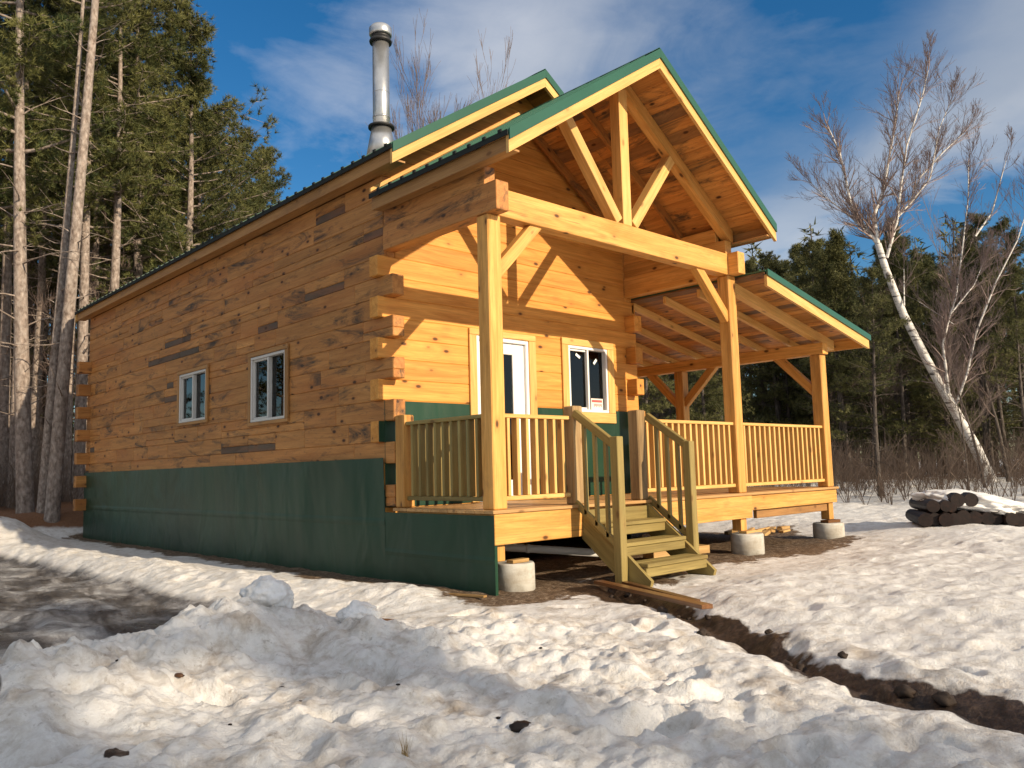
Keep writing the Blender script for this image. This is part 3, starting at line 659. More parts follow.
# green membrane : front splash pieces and long skirt
def sheet(mb,P,U,V,w,h,nu,nv,amp,seed,th=.006):
    P=Vector(P);U=Vector(U);V=Vector(V)
    us=np.linspace(0,w,nu); vs=np.linspace(0,h,nv); A,B=np.meshgrid(us,vs)
    dsp=amp*(fbm(A*.8,B*.6,1.0,3,seed)+.5*sst(.1,.7,fbm(A,B*.3,.35,2,seed+9))*fbm(A*4+B*.6,B*.45,1.0,2,seed+5))+.004*(np.abs(B-h*.52)<.03); 
    bs=len(mb.v); V3=[]
    for j in range(nv):
        for i in range(nu): V3.append(P+U*us[i]+Vector((0,0,1))*vs[j]+V*float(dsp[j,i]+th))
    F=[[j*nu+i,j*nu+i+1,(j+1)*nu+i+1,(j+1)*nu+i] for j in range(nv-1) for i in range(nu-1)]
    mb.add(V3,F,None,.5)
m=MB(); m.box(.0,dx0-.122,D-.010,D-.001,.0,1.215,0,.002); part('wall_membrane',m,M['green'])
m=MB(); m.box(dx1+.132,2.9555,D-.010,D-.001,.0,1.215,0,.002); m.box(4.0745,Mx-.0,D-.010,D-.001,0,1.215,0,.002); m.box(2.956,4.074,D-.010,D-.001,.0,1.025,0,.002); part('wall_membrane',m,M['green'])
for za,zb in ((.74,.978),):
    m=MB(); m.box(-.08,-.002,D-.010,D-.001,za,zb,0,.002); part('membrane_flap',m,M['green'])
m=MB(); sheet(m,(0,L,-.95),(0,-1,0),(-1,0,0),L-D+.02,.95+.56,420,48,.03,300,.026)
sheet(m,(0,D-.02,-.95),(0,-1,0),(-1,0,0),D-.02+.03,.95-.05,60,24,.018,320,.02)
m.box(-.004,.05,.0,D,-.95,-.06,1,.002); m.box(-.004,.0,D,L,-.95,.2,1,.001)
m.box(.0,Mx,L-.001,L+.02,-.95,.5,0); m.box(Mx,Mx+.02,D+.2,L,-.95,-.05,1)
part('skirting',m,M['green'],label='dark green rippled membrane wrapped round the cabin base')
# stove pipe
cx,cy=.33,2.32; zr=main_top(cx)
m=MB(); m.tube([(cx,cy,zr-.15),(cx,cy,zr+1.42)],[.105,.105],32,tint=.5); m.tube([(cx,cy,zr+.42),(cx,cy,zr+.445)],[.109,.109],32); m.tube([(cx,cy,zr+.75),(cx,cy,zr+.757)],[.107,.107],32)
sp=part('stove_pipe',m,M['steel'],smooth=False)
m=MB(); m.tube([(cx,cy,zr-.12),(cx,cy,zr+.29)],[.20,.125],32); part('flashing_cone',m,M['steel'],sp)
m=MB(); m.tube([(cx,cy,zr+.29),(cx,cy,zr+.315),(cx,cy,zr+.33)],[.165,.165,.12],32); part('storm_collar',m,M['blackmetal'],sp)
m=MB(); m.tube([(cx,cy,zr+1.42),(cx,cy,zr+1.44),(cx,cy,zr+1.47)],[.14,.145,.13],32); m.tube([(cx,cy,zr+1.47),(cx,cy,zr+1.52)],[.12,.12],24); part('cap_band',m,M['blackmetal'],sp)
m=MB(); m.tube([(cx,cy,zr+1.51),(cx,cy,zr+1.53),(cx,cy,zr+1.61),(cx,cy,zr+1.64),(cx,cy,zr+1.655)],[.135,.145,.145,.12,.03],32); part('cap',m,M['steel'],sp)
for p in [o for o in COL.objects if o.parent==sp or o==sp]:
    if p.type=='MESH':
        p.data.polygons.foreach_set('use_smooth',[len(f.vertices)==4 for f in p.data.polygons])

# ------------------------------------------------------------------ small things round the porch
def footing(x,y,zt,label,r=.20):
    m=MB(); zb=-.95
    n=40; m.tube([(0,0,zb),(0,0,zt-.02),(0,0,zt)],[r*1.02,r,r-.012],n)
    o=m.build('concrete_footing',M['concrete'],None,False,(x,y,0)); o.data.polygons.foreach_set('use_smooth',[len(f.vertices)==4 for f in o.data.polygons])
    tag(o,label,'footing','round concrete footings under the porch'); return o
footing(.40,.14,-.535,'round concrete footing under the cabin corner next to the green skirting',.20)
footing(Mx-.03,.02,-.535,'round concrete footing under the middle porch post right of the stairs',.215)
footing(W-.12,.10,-.55,'round concrete footing farthest right under the porch end',.23)
def piece(name,p0,p1,w,h,mat,label,cat,group=None,up=(0,0,1)):
    m=MB(); c=(Vector(p0)+Vector(p1))/2; m.beam(Vector(p0)-c,Vector(p1)-c,w,h,up,.003); o=m.build(name,M[mat]); o.location=c; return tag(o,label,cat,group)
piece('shim_block',(.26,.06,-.516),(.50,.08,-.516),.09,.034,'offcut','pale wood shim lying on the corner footing','wood block')
piece('shim_block',(Mx-.16,.0,-.516),(Mx+.12,.03,-.516),.11,.034,'offcut','flat wood shim lying on the middle footing','wood block')
piece('shim_block',(W-.26,.09,-.527),(W+.06,.05,-.527),.14,.042,'wetplank','dark flat board on the farthest right footing','wood block')
m=MB()
def ring_tube(mb,pts,ro,ri,n=24):
    mb.tube(pts,[ro]*len(pts),n,cap=False); 
p0=Vector((1.10,1.05,-.49)); p1=Vector((1.94,.35,-.59))
d=(p1-p0).normalized(); u=d.orthogonal().normalized(); w_=d.cross(u)
vs=[];fs=[];n=24
for i,(t,r) in enumerate(((0,.045),(1,.045),(1,.036),(.9,.036))):
    c=p0+(p1-p0)*t
    for k_ in range(n): a=2*math.pi*k_/n; vs.append(c+(u*math.cos(a)+w_*math.sin(a))*r)
for i in range(3):
    for k_ in range(n): fs.append([i*n+k_,i*n+(k_+1)%n,(i+1)*n+(k_+1)%n,(i+1)*n+k_])
fs.append([3*n+k_ for k_ in range(n)]); m.add(vs,fs); m.tube([p0+(p1-p0)*.22,p0+(p1-p0)*.26],[.052,.052],24)
o=m.build('drain_pipe',M['pvc'],None,True); tag(o,'white plastic pipe poking out under the porch beside the stairs','pipe')
# planks by the ditch
def gz(x,y,d=0): return (x,y,th(x,y)+d)
piece('plank',(1.02,-.42,-.755),(.16,-2.28,-.70),.10,.035,'wetplank','long dark wet plank lying across the start of the muddy ditch','plank')
piece('plank',(1.20,-.60,-.765),(.50,-1.95,-.735),.07,.03,'wetplank','narrower brown plank beside the long wet plank','plank')
piece('stick',gz(-1.95,-.55,.02),gz(-1.62,-.72,.03),.018,.014,'wetplank','short dark stick lying on the snow in front of the skirting','stick')
piece('plank',(-.42,.75,-.79),(-.25,-.15,-.77),.05,.02,'offcut','pale lath lying at the foot of the green skirting','plank')
for i in range(12):
    x=R.uniform(6.9,8.3); y=R.uniform(1.2,2.0); a=R.uniform(-.5,.7); ln=R.uniform(.18,.42); dz=R.uniform(-.02,.03)
    dv=Vector((math.cos(a),math.sin(a),R.uniform(-.18,.18)))*ln/2; c=Vector((x,y,th(x,y)+.03+dz))
    piece('lumber_offcut',c-dv,c+dv,R.uniform(.06,.12),R.uniform(.03,.06),'offcut','split pale offcut in the scatter between the two right footings','offcut','lumber offcuts between the right footings')
piece('board',(3.05,.52,-.71),(3.95,.30,-.70),.22,.10,'offcut','thick pale board lying under the porch just right of the stairs','board')
m=MB(); m.box(-.36,.36,-.22,.22,-.05,.05,0,.03); o=m.build('plastic_tub',M['blackplastic']); o.location=(4.0,1.0,-.62); tag(o,'black tub lid with snow on it under the porch','tub lid')

def lump(name,x,y,z,rx,ry,rz,seed,mat,label,cat,group=None,sub=5,amp=.20,kind=None):
    import bmesh
    bm=bmesh.new(); bmesh.ops.create_icosphere(bm,subdivisions=sub,radius=1)
    n=[mn.fractal(v.co*1.4+Vector((seed*3.1,seed,0)),.75,2.1,5)*1.1 for v in bm.verts]
    for v,a in zip(bm.verts,n): v.co*= (1+amp*float(a)); v.co.x*=rx; v.co.y*=ry; v.co.z*=rz
    me=bpy.data.meshes.new(name); bm.to_mesh(me); bm.free(); me.polygons.foreach_set('use_smooth',[True]*len(me.polygons)); me.materials.append(M[mat])
    o=bpy.data.objects.new(name,me); COL.objects.link(o); o.location=(x,y,z); o.rotation_euler=(0,0,seed*1.7); tag(o,label,cat,group,kind); return o
lump('snow_chunk',-2.52,-.38,th(-2.52,-.38)+.0,.19,.17,.14,3,'snow','large rounded snow chunk on top of the ploughed bank by the icy drive','snow chunk')
lump('snow_chunk',-2.05,-.85,th(-2.05,-.85)+.03,.15,.13,.09,5,'snow','lower flattened snow chunk right of the large rounded one','snow chunk')
lump('snow_patch',4.0,1.0,-.575,.30,.18,.05,9,'snow','small cap of snow on the black tub lid under the porch','snow')
lump('plastic_bag',2.35,.35,-.76,.20,.11,.06,12,'whitelabel','crumpled white bag lying behind the lowest stair tread','bag')
lump('bark_piece',-3.52,-1.35,th(-3.52,-1.35)+.01,.035,.02,.012,14,'wetplank','reddish bark piece lying on the snow bank','bark piece',sub=2)
for i in range(9):
    x=R.uniform(-4.1,-1.2); y=R.uniform(-3.2,-1.2); lump('bark_chip',x,y,th(x,y)+.003,R.uniform(.008,.02),R.uniform(.006,.014),.006,20+i,'darkwood','tiny dark bark chip scattered on the foreground snow','bark chip','dark bark chips on the foreground snow',sub=1)
cr_=random.Random(44)
for i in range(22):
    t=cr_.uniform(.6,6.0); j=int(t); a0,b0=DITCH[j],DITCH[j+1]; f0=t-j; x=a0[0]+(b0[0]-a0[0])*f0+cr_.uniform(-.2,.2); y=a0[1]+(b0[1]-a0[1])*f0+cr_.uniform(-.2,.2); r_=cr_.uniform(.015,.045)
    lump('dirt_clod',x,y,th(x,y)+r_*.3,r_*1.3,r_,r_*.8,50+i,'clod','dark clod of earth crumbled along the muddy ditch','dirt clod','dirt clods along the muddy ditch',sub=3,amp=.35)
m=MB()
for i in range(26):
    a=R.uniform(0,6.28); l=R.uniform(.05,.12); t=R.uniform(.1,.6); b0=Vector((R.uniform(-.02,.02),R.uniform(-.02,.02),-.01)); tip=b0+Vector((math.cos(a)*l*t,math.sin(a)*l*t,l)); sd=Vector((-math.sin(a),math.cos(a),0))*.002
    m.add([b0-sd,b0+sd,tip],[[0,1,2]])
o=m.build('grass_tuft',M['grass']); o.location=gz(-3.23,-3.05); tag(o,'small dry grass tuft poking through the foreground snow','grass')
lump('stone',-2.62,-3.12,th(-2.62,-3.12)-.01,.06,.05,.03,31,'darkwood','dark stone bared in a melted hole in the foreground snow','stone',sub=3)

# ------------------------------------------------------------------ trees
def twist(p,rng,a): return Vector((rng.uniform(-a,a),rng.uniform(-a,a),rng.uniform(-a,a)))
def tuft(mb,c,d,rng,size,n,tint,wid=.0075):
    sp=.25 if n<15 else .06
    if n>=15: tint+=rng.uniform(-.25,.3)
    for i in range(n):
        v=(d*rng.uniform(.2,1.1)+twist(None,rng,1.0)).normalized()*size*rng.uniform(.6,1.15)
        s=v.cross(Vector((rng.uniform(-1,1),rng.uniform(-1,1),rng.uniform(-1,1))))
        if s.length<1e-6: continue
        s=s.normalized()*wid*rng.uniform(.7,1.4); b=c+twist(None,rng,size*sp)
        mb.v.extend([tuple(b-s),tuple(b+s),tuple(b+v)]); mb.g.extend([(0,0,0)]*3); mb.t.extend([max(0,min(1,tint+rng.uniform(-.3,.3)))]*3)
        k=len(mb.v)-3; mb.f.append((k,k+1,k+2)); mb.m.append(0)
def conifer(name,H,cs,rmax,seed,tr=.2,barkm='bark',needle='needle',tufts=1500,size=.24,shape='pine',dead=12,lean=.0,nlimb=44,nn=8):
    rng=random.Random(seed); root=empty(name); tk=MB(); cr=MB()
    ph=rng.uniform(0,6); amp=rng.uniform(.05,.18)
    def ax(z): t=z/H; return Vector((amp*math.sin(t*4+ph)-amp*math.sin(ph)+lean*z,amp*math.cos(t*3+ph)-amp*math.cos(ph),z))
    zs=[-.4,0,.25]+[H*i/12 for i in range(1,13)]; rr=[tr*1.25,tr*1.12,tr*1.03]+[max(.015,tr*(1-(i/12)**1.15*.96)) for i in range(1,13)]
    tk.tube([ax(z) for z in zs],rr,12)
    per=max(1,tufts//(nlimb*6)) if nn<15 else max(1,round(tufts/(nlimb*8)))
    for i in range(nlimb):
        t=(i+rng.random())/nlimb; z=H*(cs+(1-cs)*t*.985); a=rng.uniform(0,6.283)
        if shape=='pine': ln=rmax*(math.sin(min(1,(1-t)*1.25+.12)*1.571))*rng.uniform(.55,1.15)
        else: ln=rmax*(1-t*.93)*rng.uniform(.65,1.1)
        up=.35*rng.uniform(.2,1.4)*(.4+t) if shape=='pine' else -.15+.45*t
        b=ax(z); d=Vector((math.cos(a),math.sin(a),up)).normalized(); pts=[b]; 
        for s_ in range(1,6):
            d=(d+twist(None,rng,.14)+Vector((0,0,.06 if shape=='pine' else .03))).normalized(); pts.append(pts[-1]+d*ln/5)
        r0=max(.012,.045*(1-t)*(tr/.2)+.010); tk.tube(pts,[r0*(1-.85*j/5) for j in range(6)],4,cap=False)
        base_t=rng.uniform(.15,.85)
        for s_ in range(1,6):
            p=pts[s_]; w_=ln*(.10+.20*(1-abs(s_/5-.6)))
            for e in range(2):
                sidea=a+rng.choice((-1,1))*rng.uniform(.4,1.3); q_=p+Vector((math.cos(sidea),math.sin(sidea),rng.uniform(-.1,.35)))*w_*rng.uniform(.2,1.3)
                if s_>1: tk.tube([p,q_],[.009,.004],3,cap=False)
                for f_ in range(per): tuft(cr,q_+twist(None,rng,.16),(q_-p).normalized()+Vector((0,0,.5)),rng,size,nn,base_t)
            for f_ in range(per): tuft(cr,p+twist(None,rng,.12),d+Vector((0,0,.4)),rng,size,nn,base_t)
    for i in range(dead):
        z=H*rng.uniform(.12,cs+.12); a=rng.uniform(0,6.283); b=ax(z); ln=rng.uniform(.4,2.1); d=Vector((math.cos(a),math.sin(a),rng.uniform(-.1,.6))).normalized(); pts=[b]
        for s_ in range(4): d=(d+twist(None,rng,.25)).normalized(); pts.append(pts[-1]+d*ln/4)
        tk.tube(pts,[.022,.016,.011,.007,.003],4,cap=False)
        if rng.random()<.6: tk.tube([pts[2],pts[2]+(d+twist(None,rng,.8))*ln*.3],[.008,.003],3,cap=False)
    tk.build('trunk',M[barkm],root,True)
    if tufts>0: cr.build('crown',M[needle],root)
    return root
def grow(mb,p,d,r,ln,depth,rng,nseg=4,spread=.55,upb=.05,minr=.003):
    pts=[p]; rs=[r]
    for i in range(nseg):
        d=(d+twist(None,rng,.12)+Vector((0,0,upb))).normalized(); pts.append(pts[-1]+d*ln/nseg); rs.append(max(minr,r*(1-.55*(i+1)/nseg)))
    mb.tube(pts,rs,7 if r>.04 else 4 if r>.012 else 3,cap=False)
    if depth<=0: return
    k=rng.choice((3,4,4,5)) if depth>1 else rng.choice((4,5,6))
    for i in range(k):
        j=rng.randint(max(1,nseg//2-1),nseg) if i else nseg
        dd=(d+twist(None,rng,spread)+Vector((0,0,.12))).normalized(); grow(mb,pts[j],dd,max(minr,rs[j]*rng.uniform(.45,.75)),ln*rng.uniform(.5,.78),depth-1,rng,nseg,spread,upb,minr)
def bare(name,H,seed,r=.09,depth=4,mat='twig',spread=.5,fork=.4,minr=.0045,nl=13,upr=1):
    rng=random.Random(seed); root=empty(name); m=MB(); pts=[Vector((0,0,-.3))]; d=Vector((rng.uniform(-.06,.06),rng.uniform(-.06,.06),1)); rs=[r*1.2]
    for i in range(10): d=(d+twist(None,rng,.05)+Vector((0,0,.05))).normalized(); pts.append(pts[-1]+d*H*.085); rs.append(r*(1-.075*(i+1)))
    m.tube(pts,rs,9); root_t=m.build('trunk',M['bark2'] if mat=='twig' else M['birch'],root,True)
    b=MB()
    for i in range(nl):
        j=rng.randint(int(10*fork),10); a=rng.uniform(0,6.28); dd=Vector((math.cos(a)*.8,math.sin(a)*.8,rng.uniform(.4,1.4)*upr)).normalized()
        grow(b,pts[j],dd,rs[j]*rng.uniform(.3,.55),H*rng.uniform(.14,.24)*(1.25-j/14),depth-1,rng,4,spread,.05,minr)
    grow(b,pts[-1],d,rs[-1],H*.2,depth-1,rng,4,spread,.08,minr)
    b.build('branches',M[mat],root); return root

CAM=Vector((-5.3156,-5.9962,.3827))
def polar(az,dist):
    """az in degrees clockwise from +y, seen from where the photographer stands"""
    return CAM.x+math.sin(rad(az))*dist, CAM.y+math.cos(rad(az))*dist

P1=conifer('pine_tree',18,.42,2.3,101,.165,dead=22,tufts=2100,nlimb=54,size=.17,nn=20); P2=conifer('pine_tree',16,.36,2.5,102,.19,dead=24,tufts=2100,nlimb=54,size=.17,nn=20); P3=conifer('pine_tree',17,.50,2.1,103,.17,dead=20,tufts=1700,nlimb=46,size=.17,nn=20)
P4=conifer('pine_tree',13.5,.22,2.6,104,.17,dead=14,tufts=2500,nlimb=84,size=.17,nn=20)
P5=conifer('pine_tree',21,.70,2.2,105,.14,dead=26,tufts=1300,nlimb=36,size=.17,nn=20)
S1=conifer('spruce_tree',11,.12,1.9,111,.13,'bark2','needle2',2400,.14,'spruce',16,nlimb=80,nn=16); S2=conifer('spruce_tree',9.5,.18,1.7,112,.11,'bark2','needle2',2000,.14,'spruce',18,nlimb=70,nn=16); S3=conifer('spruce_tree',12,.45,1.6,113,.13,'bark2','needle2',1500,.15,'pine',30,nlimb=50,nn=16)
B1=bare('bare_tree',9.5,121); B2=bare('bare_tree',8,122,.07); B3=bare('bare_tree',11,123,.11); B4=bare('bare_tree',12,124,.10,4,'twig',.34,.45,.0045,20,2.2)
used=set()
def place(proto,x,y,label,group,cat,rz=0,sc=1,dz=-.05,tilt=(0,0)):
    if proto.name in used: o=copy_tree(proto,(x,y,th(x,y)+dz),rz,sc,label,group,tilt); o['category']=cat
    else:
        used.add(proto.name); o=proto; o.location=(x,y,th(x,y)+dz); o.rotation_euler=(tilt[0],tilt[1],rz); o.scale=(sc,)*3; tag(o,label,cat,group)
    if not group and 'group' in o.keys(): del o['group']
    return o
# left stand: azimuth from the fit: column 0 -> 11.2 deg, column 512 -> 43.1 deg
def az(col): return 43.1+math.degrees(math.atan((col-512)/820))
def leant(t): return (.68*t,.73*t)
left=[(P5,53,20.5,1.08,'tall pine with the broadest sunlit trunk, leaning right, left of the cabin',leant(.036)),(P5,43,20.9,.8,'slender sunlit pine trunk standing just left of the broadest trunk',leant(.034)),
      (P1,27,21.5,1.1,'thick pine with a sunlit trunk leaning left at the far left edge of the clearing',leant(-.045)),(P3,104,25,1.0,'pine whose trunk rises right behind the rear cabin corner',leant(.0)),
      (P4,172,27,1.16,'full green pine rising highest against the sky behind the cabin roof',leant(.01))]
for p,c,d,s,lb,tl in left:
    x,y=polar(az(c),d); place(p,x,y,lb,None,'tree',0,s,-.1,tl)
for p,c,d,s in [(P4,208,29,1.0),(P4,228,34,1.10),(P4,252,36,1.0),(P2,240,40,1.05),(P4,192,33,1.2),(P4,130,34,1.15),(P3,150,31,1.05),(P2,132,28,1.1),(P1,85,30,1.05),(P2,68,34,1.1),(P3,30,29,1.0),(P1,2,27,1.05),(P2,-20,24,1.1),
                (P4,10,36,1.0),(P1,40,42,1.1),(P3,160,40,1.1),(P1,-50,28,1),(P4,-60,34,1.1),(P4,286,40,1.05),(P2,20,50,1.2),(P1,78,25,.98),(P3,125,33,1),(P5,65,27,1),(P5,92,29,1),(P5,14,26,1),(P3,112,38,1.1),(P1,52,38,1.1),(P3,88,44,1.1)]:
    x,y=polar(az(c),d); place(p,x,y,'tall pine with bare lower trunk in the stand behind and left of the cabin','pines of the left stand','tree',R.uniform(0,6),s,-.1,(R.uniform(-.03,.03),R.uniform(-.03,.03)))
for c,d,s in [(20,31,.9),(95,34,1),(110,30,.8),(70,28,.7),(140,35,.9),(50,37,1),(5,33,.9)]:
    x,y=polar(az(c),d); place(R.choice((B1,B2,B3)),x,y,'thin leafless tree among the pines of the left stand','leafless trees in the left stand','tree',R.uniform(0,6),s)
# bare treetops above the roof
for c,d,s,lb,r_ in [(400,30,1.02,'leafless treetop showing nearest the stove pipe',0),(447,31,1.27,'tallest leafless treetop rising behind the upper roof ridge',2),(424,33,1.17,'leafless treetop between the other two above the roof',4),(474,32,1.22,'leafless treetop farthest right, just left of the upper roof peak',5)]:
    x,y=polar(az(c),d); place(B4,x,y,lb,None,'tree',r_,s)
# right wood
rt=random.Random(5)
for i in range(64):
    c=rt.uniform(640,1130); d=rt.uniform(25,46); x,y=polar(az(c),d)
    if x<9.5: continue
    p=rt.choice((S1,S2,S3,S3,S2)); Hp={S1:11,S2:9.5,S3:12}[p]; place(p,x,y,'dark conifer in the wood right of the cabin','conifers of the right wood','tree',rt.uniform(0,6),rt.uniform(.78,1.02)*(d*.245+1.2)/Hp)
for i in range(17):
    c=rt.uniform(630,1130); d=rt.uniform(22,42); x,y=polar(az(c),d)
    if x<9: continue
    place(rt.choice((B1,B2,B3)),x,y,'leafless slender tree in the wood right of the cabin','leafless trees of the right wood','tree',rt.uniform(0,6),rt.uniform(.5,.95)*(d*.22+1)/10.5)
x,y=polar(az(874),23); place(S3,x,y,'dark conifer with a bare lower trunk just right of the porch end',None,'tree',1,.50)
x,y=polar(az(945),30); place(S2,x,y,'green young conifer directly behind the leaning birch',None,'tree',2,.42)
x,y=polar(az(905),29); place(S1,x,y,'taller green conifer behind the leaning birch trunk',None,'tree',4,.78)
# behind the photographer: shade the foreground
for i,(x,y,p,s) in enumerate([(-3.4,-28,P1,1.0),(-.2,-38,P1,1.0),(1.2,-30,P3,.8),(-5.6,-26,P2,.9),(-1.8,-46,P1,1.15),(-7.5,-33,P1,1.1),(-1.2,-26,P2,.9),(2.2,-41,P4,1.0),(-2.8,-36,P2,1.1)]):
    place(p,x,y,'pine standing behind the photographer','pines behind the photographer','tree',i*1.3,s)

wr=random.Random(17)
for i in range(17):
    x=wr.uniform(-30,-13); y=wr.uniform(10,46)
    if y>14: x=wr.uniform(-26,-6.5-(y-14)*.0)
    a_=math.degrees(math.atan2(x-CAM.x,y-CAM.y))
    if a_>4: continue
    place(wr.choice((P4,P4,P2,P1)),x,y,'pine of the wood closing in the drive on the west side','pines west of the drive','tree',wr.uniform(0,6),wr.uniform(.9,1.15))
# birch: leaning trunk with forking white limbs; local frame: a = across the view, b = depth
bx_,by_=polar(az(986),27); bz=th(bx_,by_)-.1
ar=Vector((math.cos(rad(43.1)),-math.sin(rad(43.1)),0)); bk=Vector((math.sin(rad(43.1)),math.cos(rad(43.1)),0))
birch=empty('birch_tree',(bx_,by_,bz)); tag(birch,'white birch with a leaning trunk and many fine leafless branches right of the porch','tree')
rb=random.Random(77)
def bpx(u,v,dep=0):  # local point from across/height metres
    return ar*u+bk*dep+Vector((0,0,v))
k_=27*.866/820   # metres per picture column at the birch
def bq(px,py,dep=0): return bpx((px-986)*k_*1.0,(490-py)*k_+.1,dep)
tm=MB(); pts=[bq(990,500),bq(984,488),bq(972,455),bq(955,415,.1),bq(934,365,.2),bq(914,318,.2),bq(898,272,.1),bq(890,245)]
tm.tube(pts,[.21,.175,.15,.135,.12,.11,.10,.09],14); tm.build('trunk',M['birch'],birch,True)
bm_=MB(); tw=MB()
limbs=[([ (890,245),(882,228),(870,205),(868,170),(866,140),(858,110)],.085),([(890,245),(888,215),(900,190),(910,150),(918,120),(925,85)],.085),([(898,260),(908,225),(912,190),(918,150),(935,100),(940,75)],.06),
       ([(905,225),(925,205),(940,175),(965,150),(990,128)],.05),([(912,310),(918,270)],.03),([(950,400),(948,350),(958,320),(985,290),(995,270)],.05),([(945,395),(950,385),(952,345),(960,330),(975,300),(990,240),(1002,190),(1008,150)],.055),
       ([(955,415),(968,380),(978,340),(1000,290),(1022,250),(1040,200)],.05),([(884,238),(868,215),(845,190),(832,170)],.035),([(925,205),(945,180),(955,130),(965,105)],.04),([(990,240),(1010,215),(1030,160)],.04),([(960,330),(940,300)],.02)]
for L_,r in limbs:
    n=len(L_); dp=rb.uniform(-1.2,1.2); pp=[bq(px,py,dp*(i/(n-1)) if n>1 else 0) for i,(px,py) in enumerate(L_)]
    bm_.tube(pp,[r*.8*(1-.75*i/(n-1)) for i in range(n)],8,cap=False)
    for i in range(1,n):
        for k2 in range(11 if n>3 else 4):
            t=rb.random(); p=pp[i-1].lerp(pp[i],t); d=(pp[i]-pp[i-1]).normalized()
            dd=(d*.9+twist(None,rb,.75)+Vector((0,0,.15))).normalized(); grow(tw,p,dd,r*(1-.75*i/n)*.42,rb.uniform(.35,.75),2,rb,4,.5,.03,.0034)
    grow(tw,pp[-1],(pp[-1]-pp[-2]).normalized(),r*.3,.5,3,rb,4,.45,.05,.004)
bm_.build('limbs',M['birch'],birch,True); tw.build('twigs',M['birchtwig'],birch)

# far wood: one mass nobody could count
fr_=random.Random(9); ff=MB(); ft=MB()
for i in range(420):
    c=fr_.uniform(560,1250) if i<270 else fr_.uniform(-220,330); d=fr_.uniform(42,80); x,y=polar(az(c) if c>-200 else 0,d)
    z=th(x,y) if i%7==0 else -.4+ (.5 if x>16 else 0); H=fr_.uniform(8,12.5)*(1.25 if i>=270 else 1)*(.75+d/180); ft.tube([(x,y,z-1),(x+fr_.uniform(-.4,.4),y,z+H*.6),(x+fr_.uniform(-.4,.4),y,z+H)],[.13,.09,.02],5,cap=False)
    for j in range(64):
        t=fr_.random(); zz=z+H*(.15+.85*t); rr_=(1.9*(1-t)+.25)*fr_.uniform(.3,1.1); a=fr_.uniform(0,6.28); p=Vector((x+math.cos(a)*rr_,y+math.sin(a)*rr_,zz)); tuft(ff,p,Vector((math.cos(a),math.sin(a),.2)),fr_,.50,6,fr_.random()*.9,.045)
o=ff.build('far_woods',M['needle2']); tag(o,'dark mass of distant evergreens beyond the clearing','woods',kind='stuff')
o=ft.build('far_tree_trunks',M['bark2']); tag(o,'uncountable thin trunks far inside the wood','woods',kind='stuff')
# undergrowth
us=MB()
ur=random.Random(31)
for i in range(1150):
    c=ur.uniform(640,1150) if i<800 else ur.uniform(-80,75); d=ur.uniform(21,42) if i<800 else ur.uniform(24,36); x,y=polar(az(c),d)
    if x<8.6 and i<800: continue
    z=th(x,y) if d<26 else -.8+(.5 if x>16 else 0)+(.5 if x<0 else 0)
    for j in range(4):
        dv=Vector((ur.uniform(-.5,.5),ur.uniform(-.5,.5),1)).normalized(); grow(us,Vector((x,y,z-.1)),dv,.009,ur.uniform(.3,1.1),1,ur,3,.6,.02,.004)
o=us.build('undergrowth',M['brush']); tag(o,'tangled leafless brush along the foot of the wood','brush',kind='stuff')

# log pile with snow
px_,py_=polar(az(963),14.6); gzp=th(px_,py_)
A=ar
pile=[(-1.02,.12,.13),(-.82,.13,.12),(-.62,.12,.13),(-.42,.12,.12),(-.2,.14,.14),(.06,.13,.13),(.30,.12,.12),(.52,.11,.11),(.76,.10,.12),(.98,.08,.13),(1.2,.04,.12),(-.80,.36,.12),(-.55,.36,.11),(-.30,.46,.13),(-.02,.46,.13),(.24,.30,.11),(.46,.30,.10),(-.42,.33,.09)]
dn=['leftmost','second from left','third from left','fourth from left','fifth from left','sixth from left','seventh from left','eighth from left','ninth from left','tenth from left','rightmost']
for i,(u,v,r) in enumerate(pile):
    m=MB(); rg=random.Random(i); dirv=(bk*1+A*rg.uniform(.15,.35)).normalized()
    n=14; r*=.88; m.tube([-dirv*rg.uniform(0,.12),dirv*.04,dirv*1.1],[r*.92,r,r*.95],n); o=m.build('pile_log',M['darkwood']); p=Vector((px_,py_,gzp))+A*u*.72+bk*rg.uniform(-.06,.06); o.location=(p.x,p.y,gzp+v*.85-.03)
    lb=('dark log in the bottom row of the snowy pile, '+dn[i]) if i<11 else 'dark log in the upper row of the snowy pile, '+['first from left','second from left','fourth from left','fifth from left','sixth from left','last on the right','third from left'][i-11]
    tag(o,lb,'log','logs in the snow covered pile')
c=Vector((px_,py_,0))+bk*.48
o=lump('snow_blanket',c.x+A.x*.28,c.y+A.y*.28,gzp+.28,.86,.58,.19,41,'snow','thick snow cap lying over the log pile by the birch','snow',sub=5,amp=.22); o.rotation_euler=(0,rad(9),-rad(43.1))
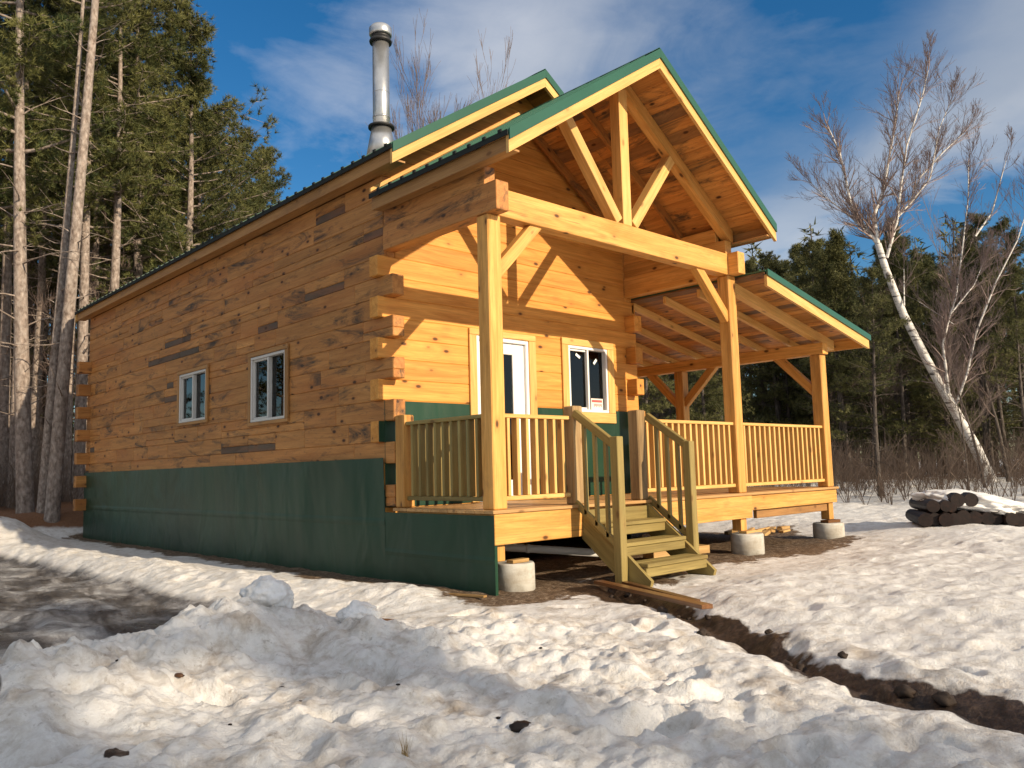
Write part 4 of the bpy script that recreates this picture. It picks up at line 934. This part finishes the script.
# ------------------------------------------------------------------ light, sky, camera
wd=bpy.data.worlds.new('World'); S.world=wd; wd.use_nodes=True; nt=wd.node_tree; nt.nodes.clear(); q=N(nt)
out=q.n('ShaderNodeOutputWorld'); bg=q.n('ShaderNodeBackground'); q.l(bg.outputs[0],out.inputs[0])
sky=q.n('ShaderNodeTexSky',sky_type='NISHITA'); sky.sun_disc=False
sdir=Vector((.13,-1,.41)).normalized(); el=math.asin(sdir.z); sky.sun_elevation=el; sky.sun_rotation=math.atan2(sdir.x,sdir.y); sky.air_density=1.0; sky.dust_density=.3; sky.ozone_density=2.5
tc=q.n('ShaderNodeTexCoord').outputs['Generated']
sx=q.n('ShaderNodeSeparateXYZ'); q.l(tc,sx.inputs[0])
az_=q.math('ARCTAN2',sx.outputs[0],sx.outputs[1]); el_=q.math('ARCSINE',sx.outputs[2])
v1=q.scale(tc,(3.2,3.2,7.5)); v2=q.scale(tc,(1.3,1.3,2.2))
n1=q.noise(v1,1.3,8,.56,.5); n2=q.noise(v2,1.1,4,.5,.2); n3=q.noise(v1,4.2,6,.6,.4)
warp=q.math('MULTIPLY',q.math('SUBTRACT',n1,.5),.28)
def bank(a0,e0,wa,we,slope,amp):
    """a cloud bank at bearing a0, height e0 (degrees)"""
    da=q.math('SUBTRACT',az_,rad(a0)); de=q.math('SUBTRACT',q.math('ADD',el_,warp),rad(e0)); de=q.math('SUBTRACT',de,q.math('MULTIPLY',da,slope))
    e2=q.math('ADD',q.math('POWER',q.math('ABSOLUTE',q.math('DIVIDE',da,rad(wa))),2.0),q.math('POWER',q.math('ABSOLUTE',q.math('DIVIDE',de,rad(we))),2.0))
    return q.math('MULTIPLY',q.math('EXPONENT',q.math('MULTIPLY',e2,-1)),amp)
tot=bank(46,28,15,8,.0,.56)
for bk_ in ((70,19,15,4.0,.32,.75),(78,28,7,5,.3,.5),(27,22,9,7,.2,.14),(20,45,60,9,0,.35),(110,25,22,9,0,.45)): tot=q.math('ADD',tot,bank(*bk_))  # high northern bank lies out of view, added to whiten the fill light
south=q.math('MULTIPLY',q.math('MAXIMUM',q.math('MULTIPLY',sx.outputs[1],-1),0),.75)  # unseen cloud behind the camera, added to warm the fill light
tot=q.math('ADD',tot,south); tot=q.math('ADD',tot,q.math('MULTIPLY',q.math('MAXIMUM',q.math('SUBTRACT',sx.outputs[2],.56),0),2.2))  # unseen cloud overhead, added to make shaded snow less blue
west=q.math('MULTIPLY',q.math('MAXIMUM',q.math('MULTIPLY_ADD',sx.outputs[0],-1,-.25),0),1.0); tot=q.math('ADD',tot,west)  # unseen western cloud, added for a warmer, more neutral fill
dens=q.ramp(q.math('ADD',tot,q.math('ADD',q.math('MULTIPLY',q.math('SUBTRACT',n1,.5),.75),q.math('MULTIPLY',q.math('SUBTRACT',n3,.5),.20))),[(.18,0),(.60,.70),(.9,1)])
ccol=q.mix(q.ramp(n2,[(.35,0),(.65,1)]),(5.0,5.3,5.8),(11.0,10.7,10.4))
hs=q.n('ShaderNodeHueSaturation'); hs.inputs['Saturation'].default_value=1.34; q.l(q.mix(1,sky.outputs[0],(1.12,1.14,1.16),'MULTIPLY'),hs.inputs['Color'])
col=q.mix(q.math('MULTIPLY',dens,.75),hs.outputs[0],ccol); q.l(col,bg.inputs[0]); bg.inputs[1].default_value=.08
sun=bpy.data.lights.new('sun','SUN'); sun.energy=4.8; sun.angle=rad(.6); sun.color=(1,.83,.61); so=bpy.data.objects.new('sun',sun); COL.objects.link(so); so.rotation_euler=sdir.to_track_quat('Z','Y').to_euler(); so.location=(3,-20,12)
S.view_settings.view_transform='Standard'; S.view_settings.look='None'; S.view_settings.exposure=.36; S.view_settings.gamma=1
cam=bpy.data.cameras.new('camera'); co=bpy.data.objects.new('camera',cam); COL.objects.link(co); S.camera=co
yaw,pitch,roll=.7523,.1048,-.0259
f=Vector((math.sin(yaw)*math.cos(pitch),math.cos(yaw)*math.cos(pitch),math.sin(pitch))); r=Vector((math.cos(yaw),-math.sin(yaw),0)); u=r.cross(f)
r2=r*math.cos(roll)+u*math.sin(roll); u2=-r*math.sin(roll)+u*math.cos(roll)
mt=Matrix((r2,u2,-f)).transposed().to_4x4(); mt.translation=CAM; co.matrix_world=mt
cam.sensor_width=36; cam.lens=819.76*36/1024; cam.clip_end=2000; cam.clip_start=.05
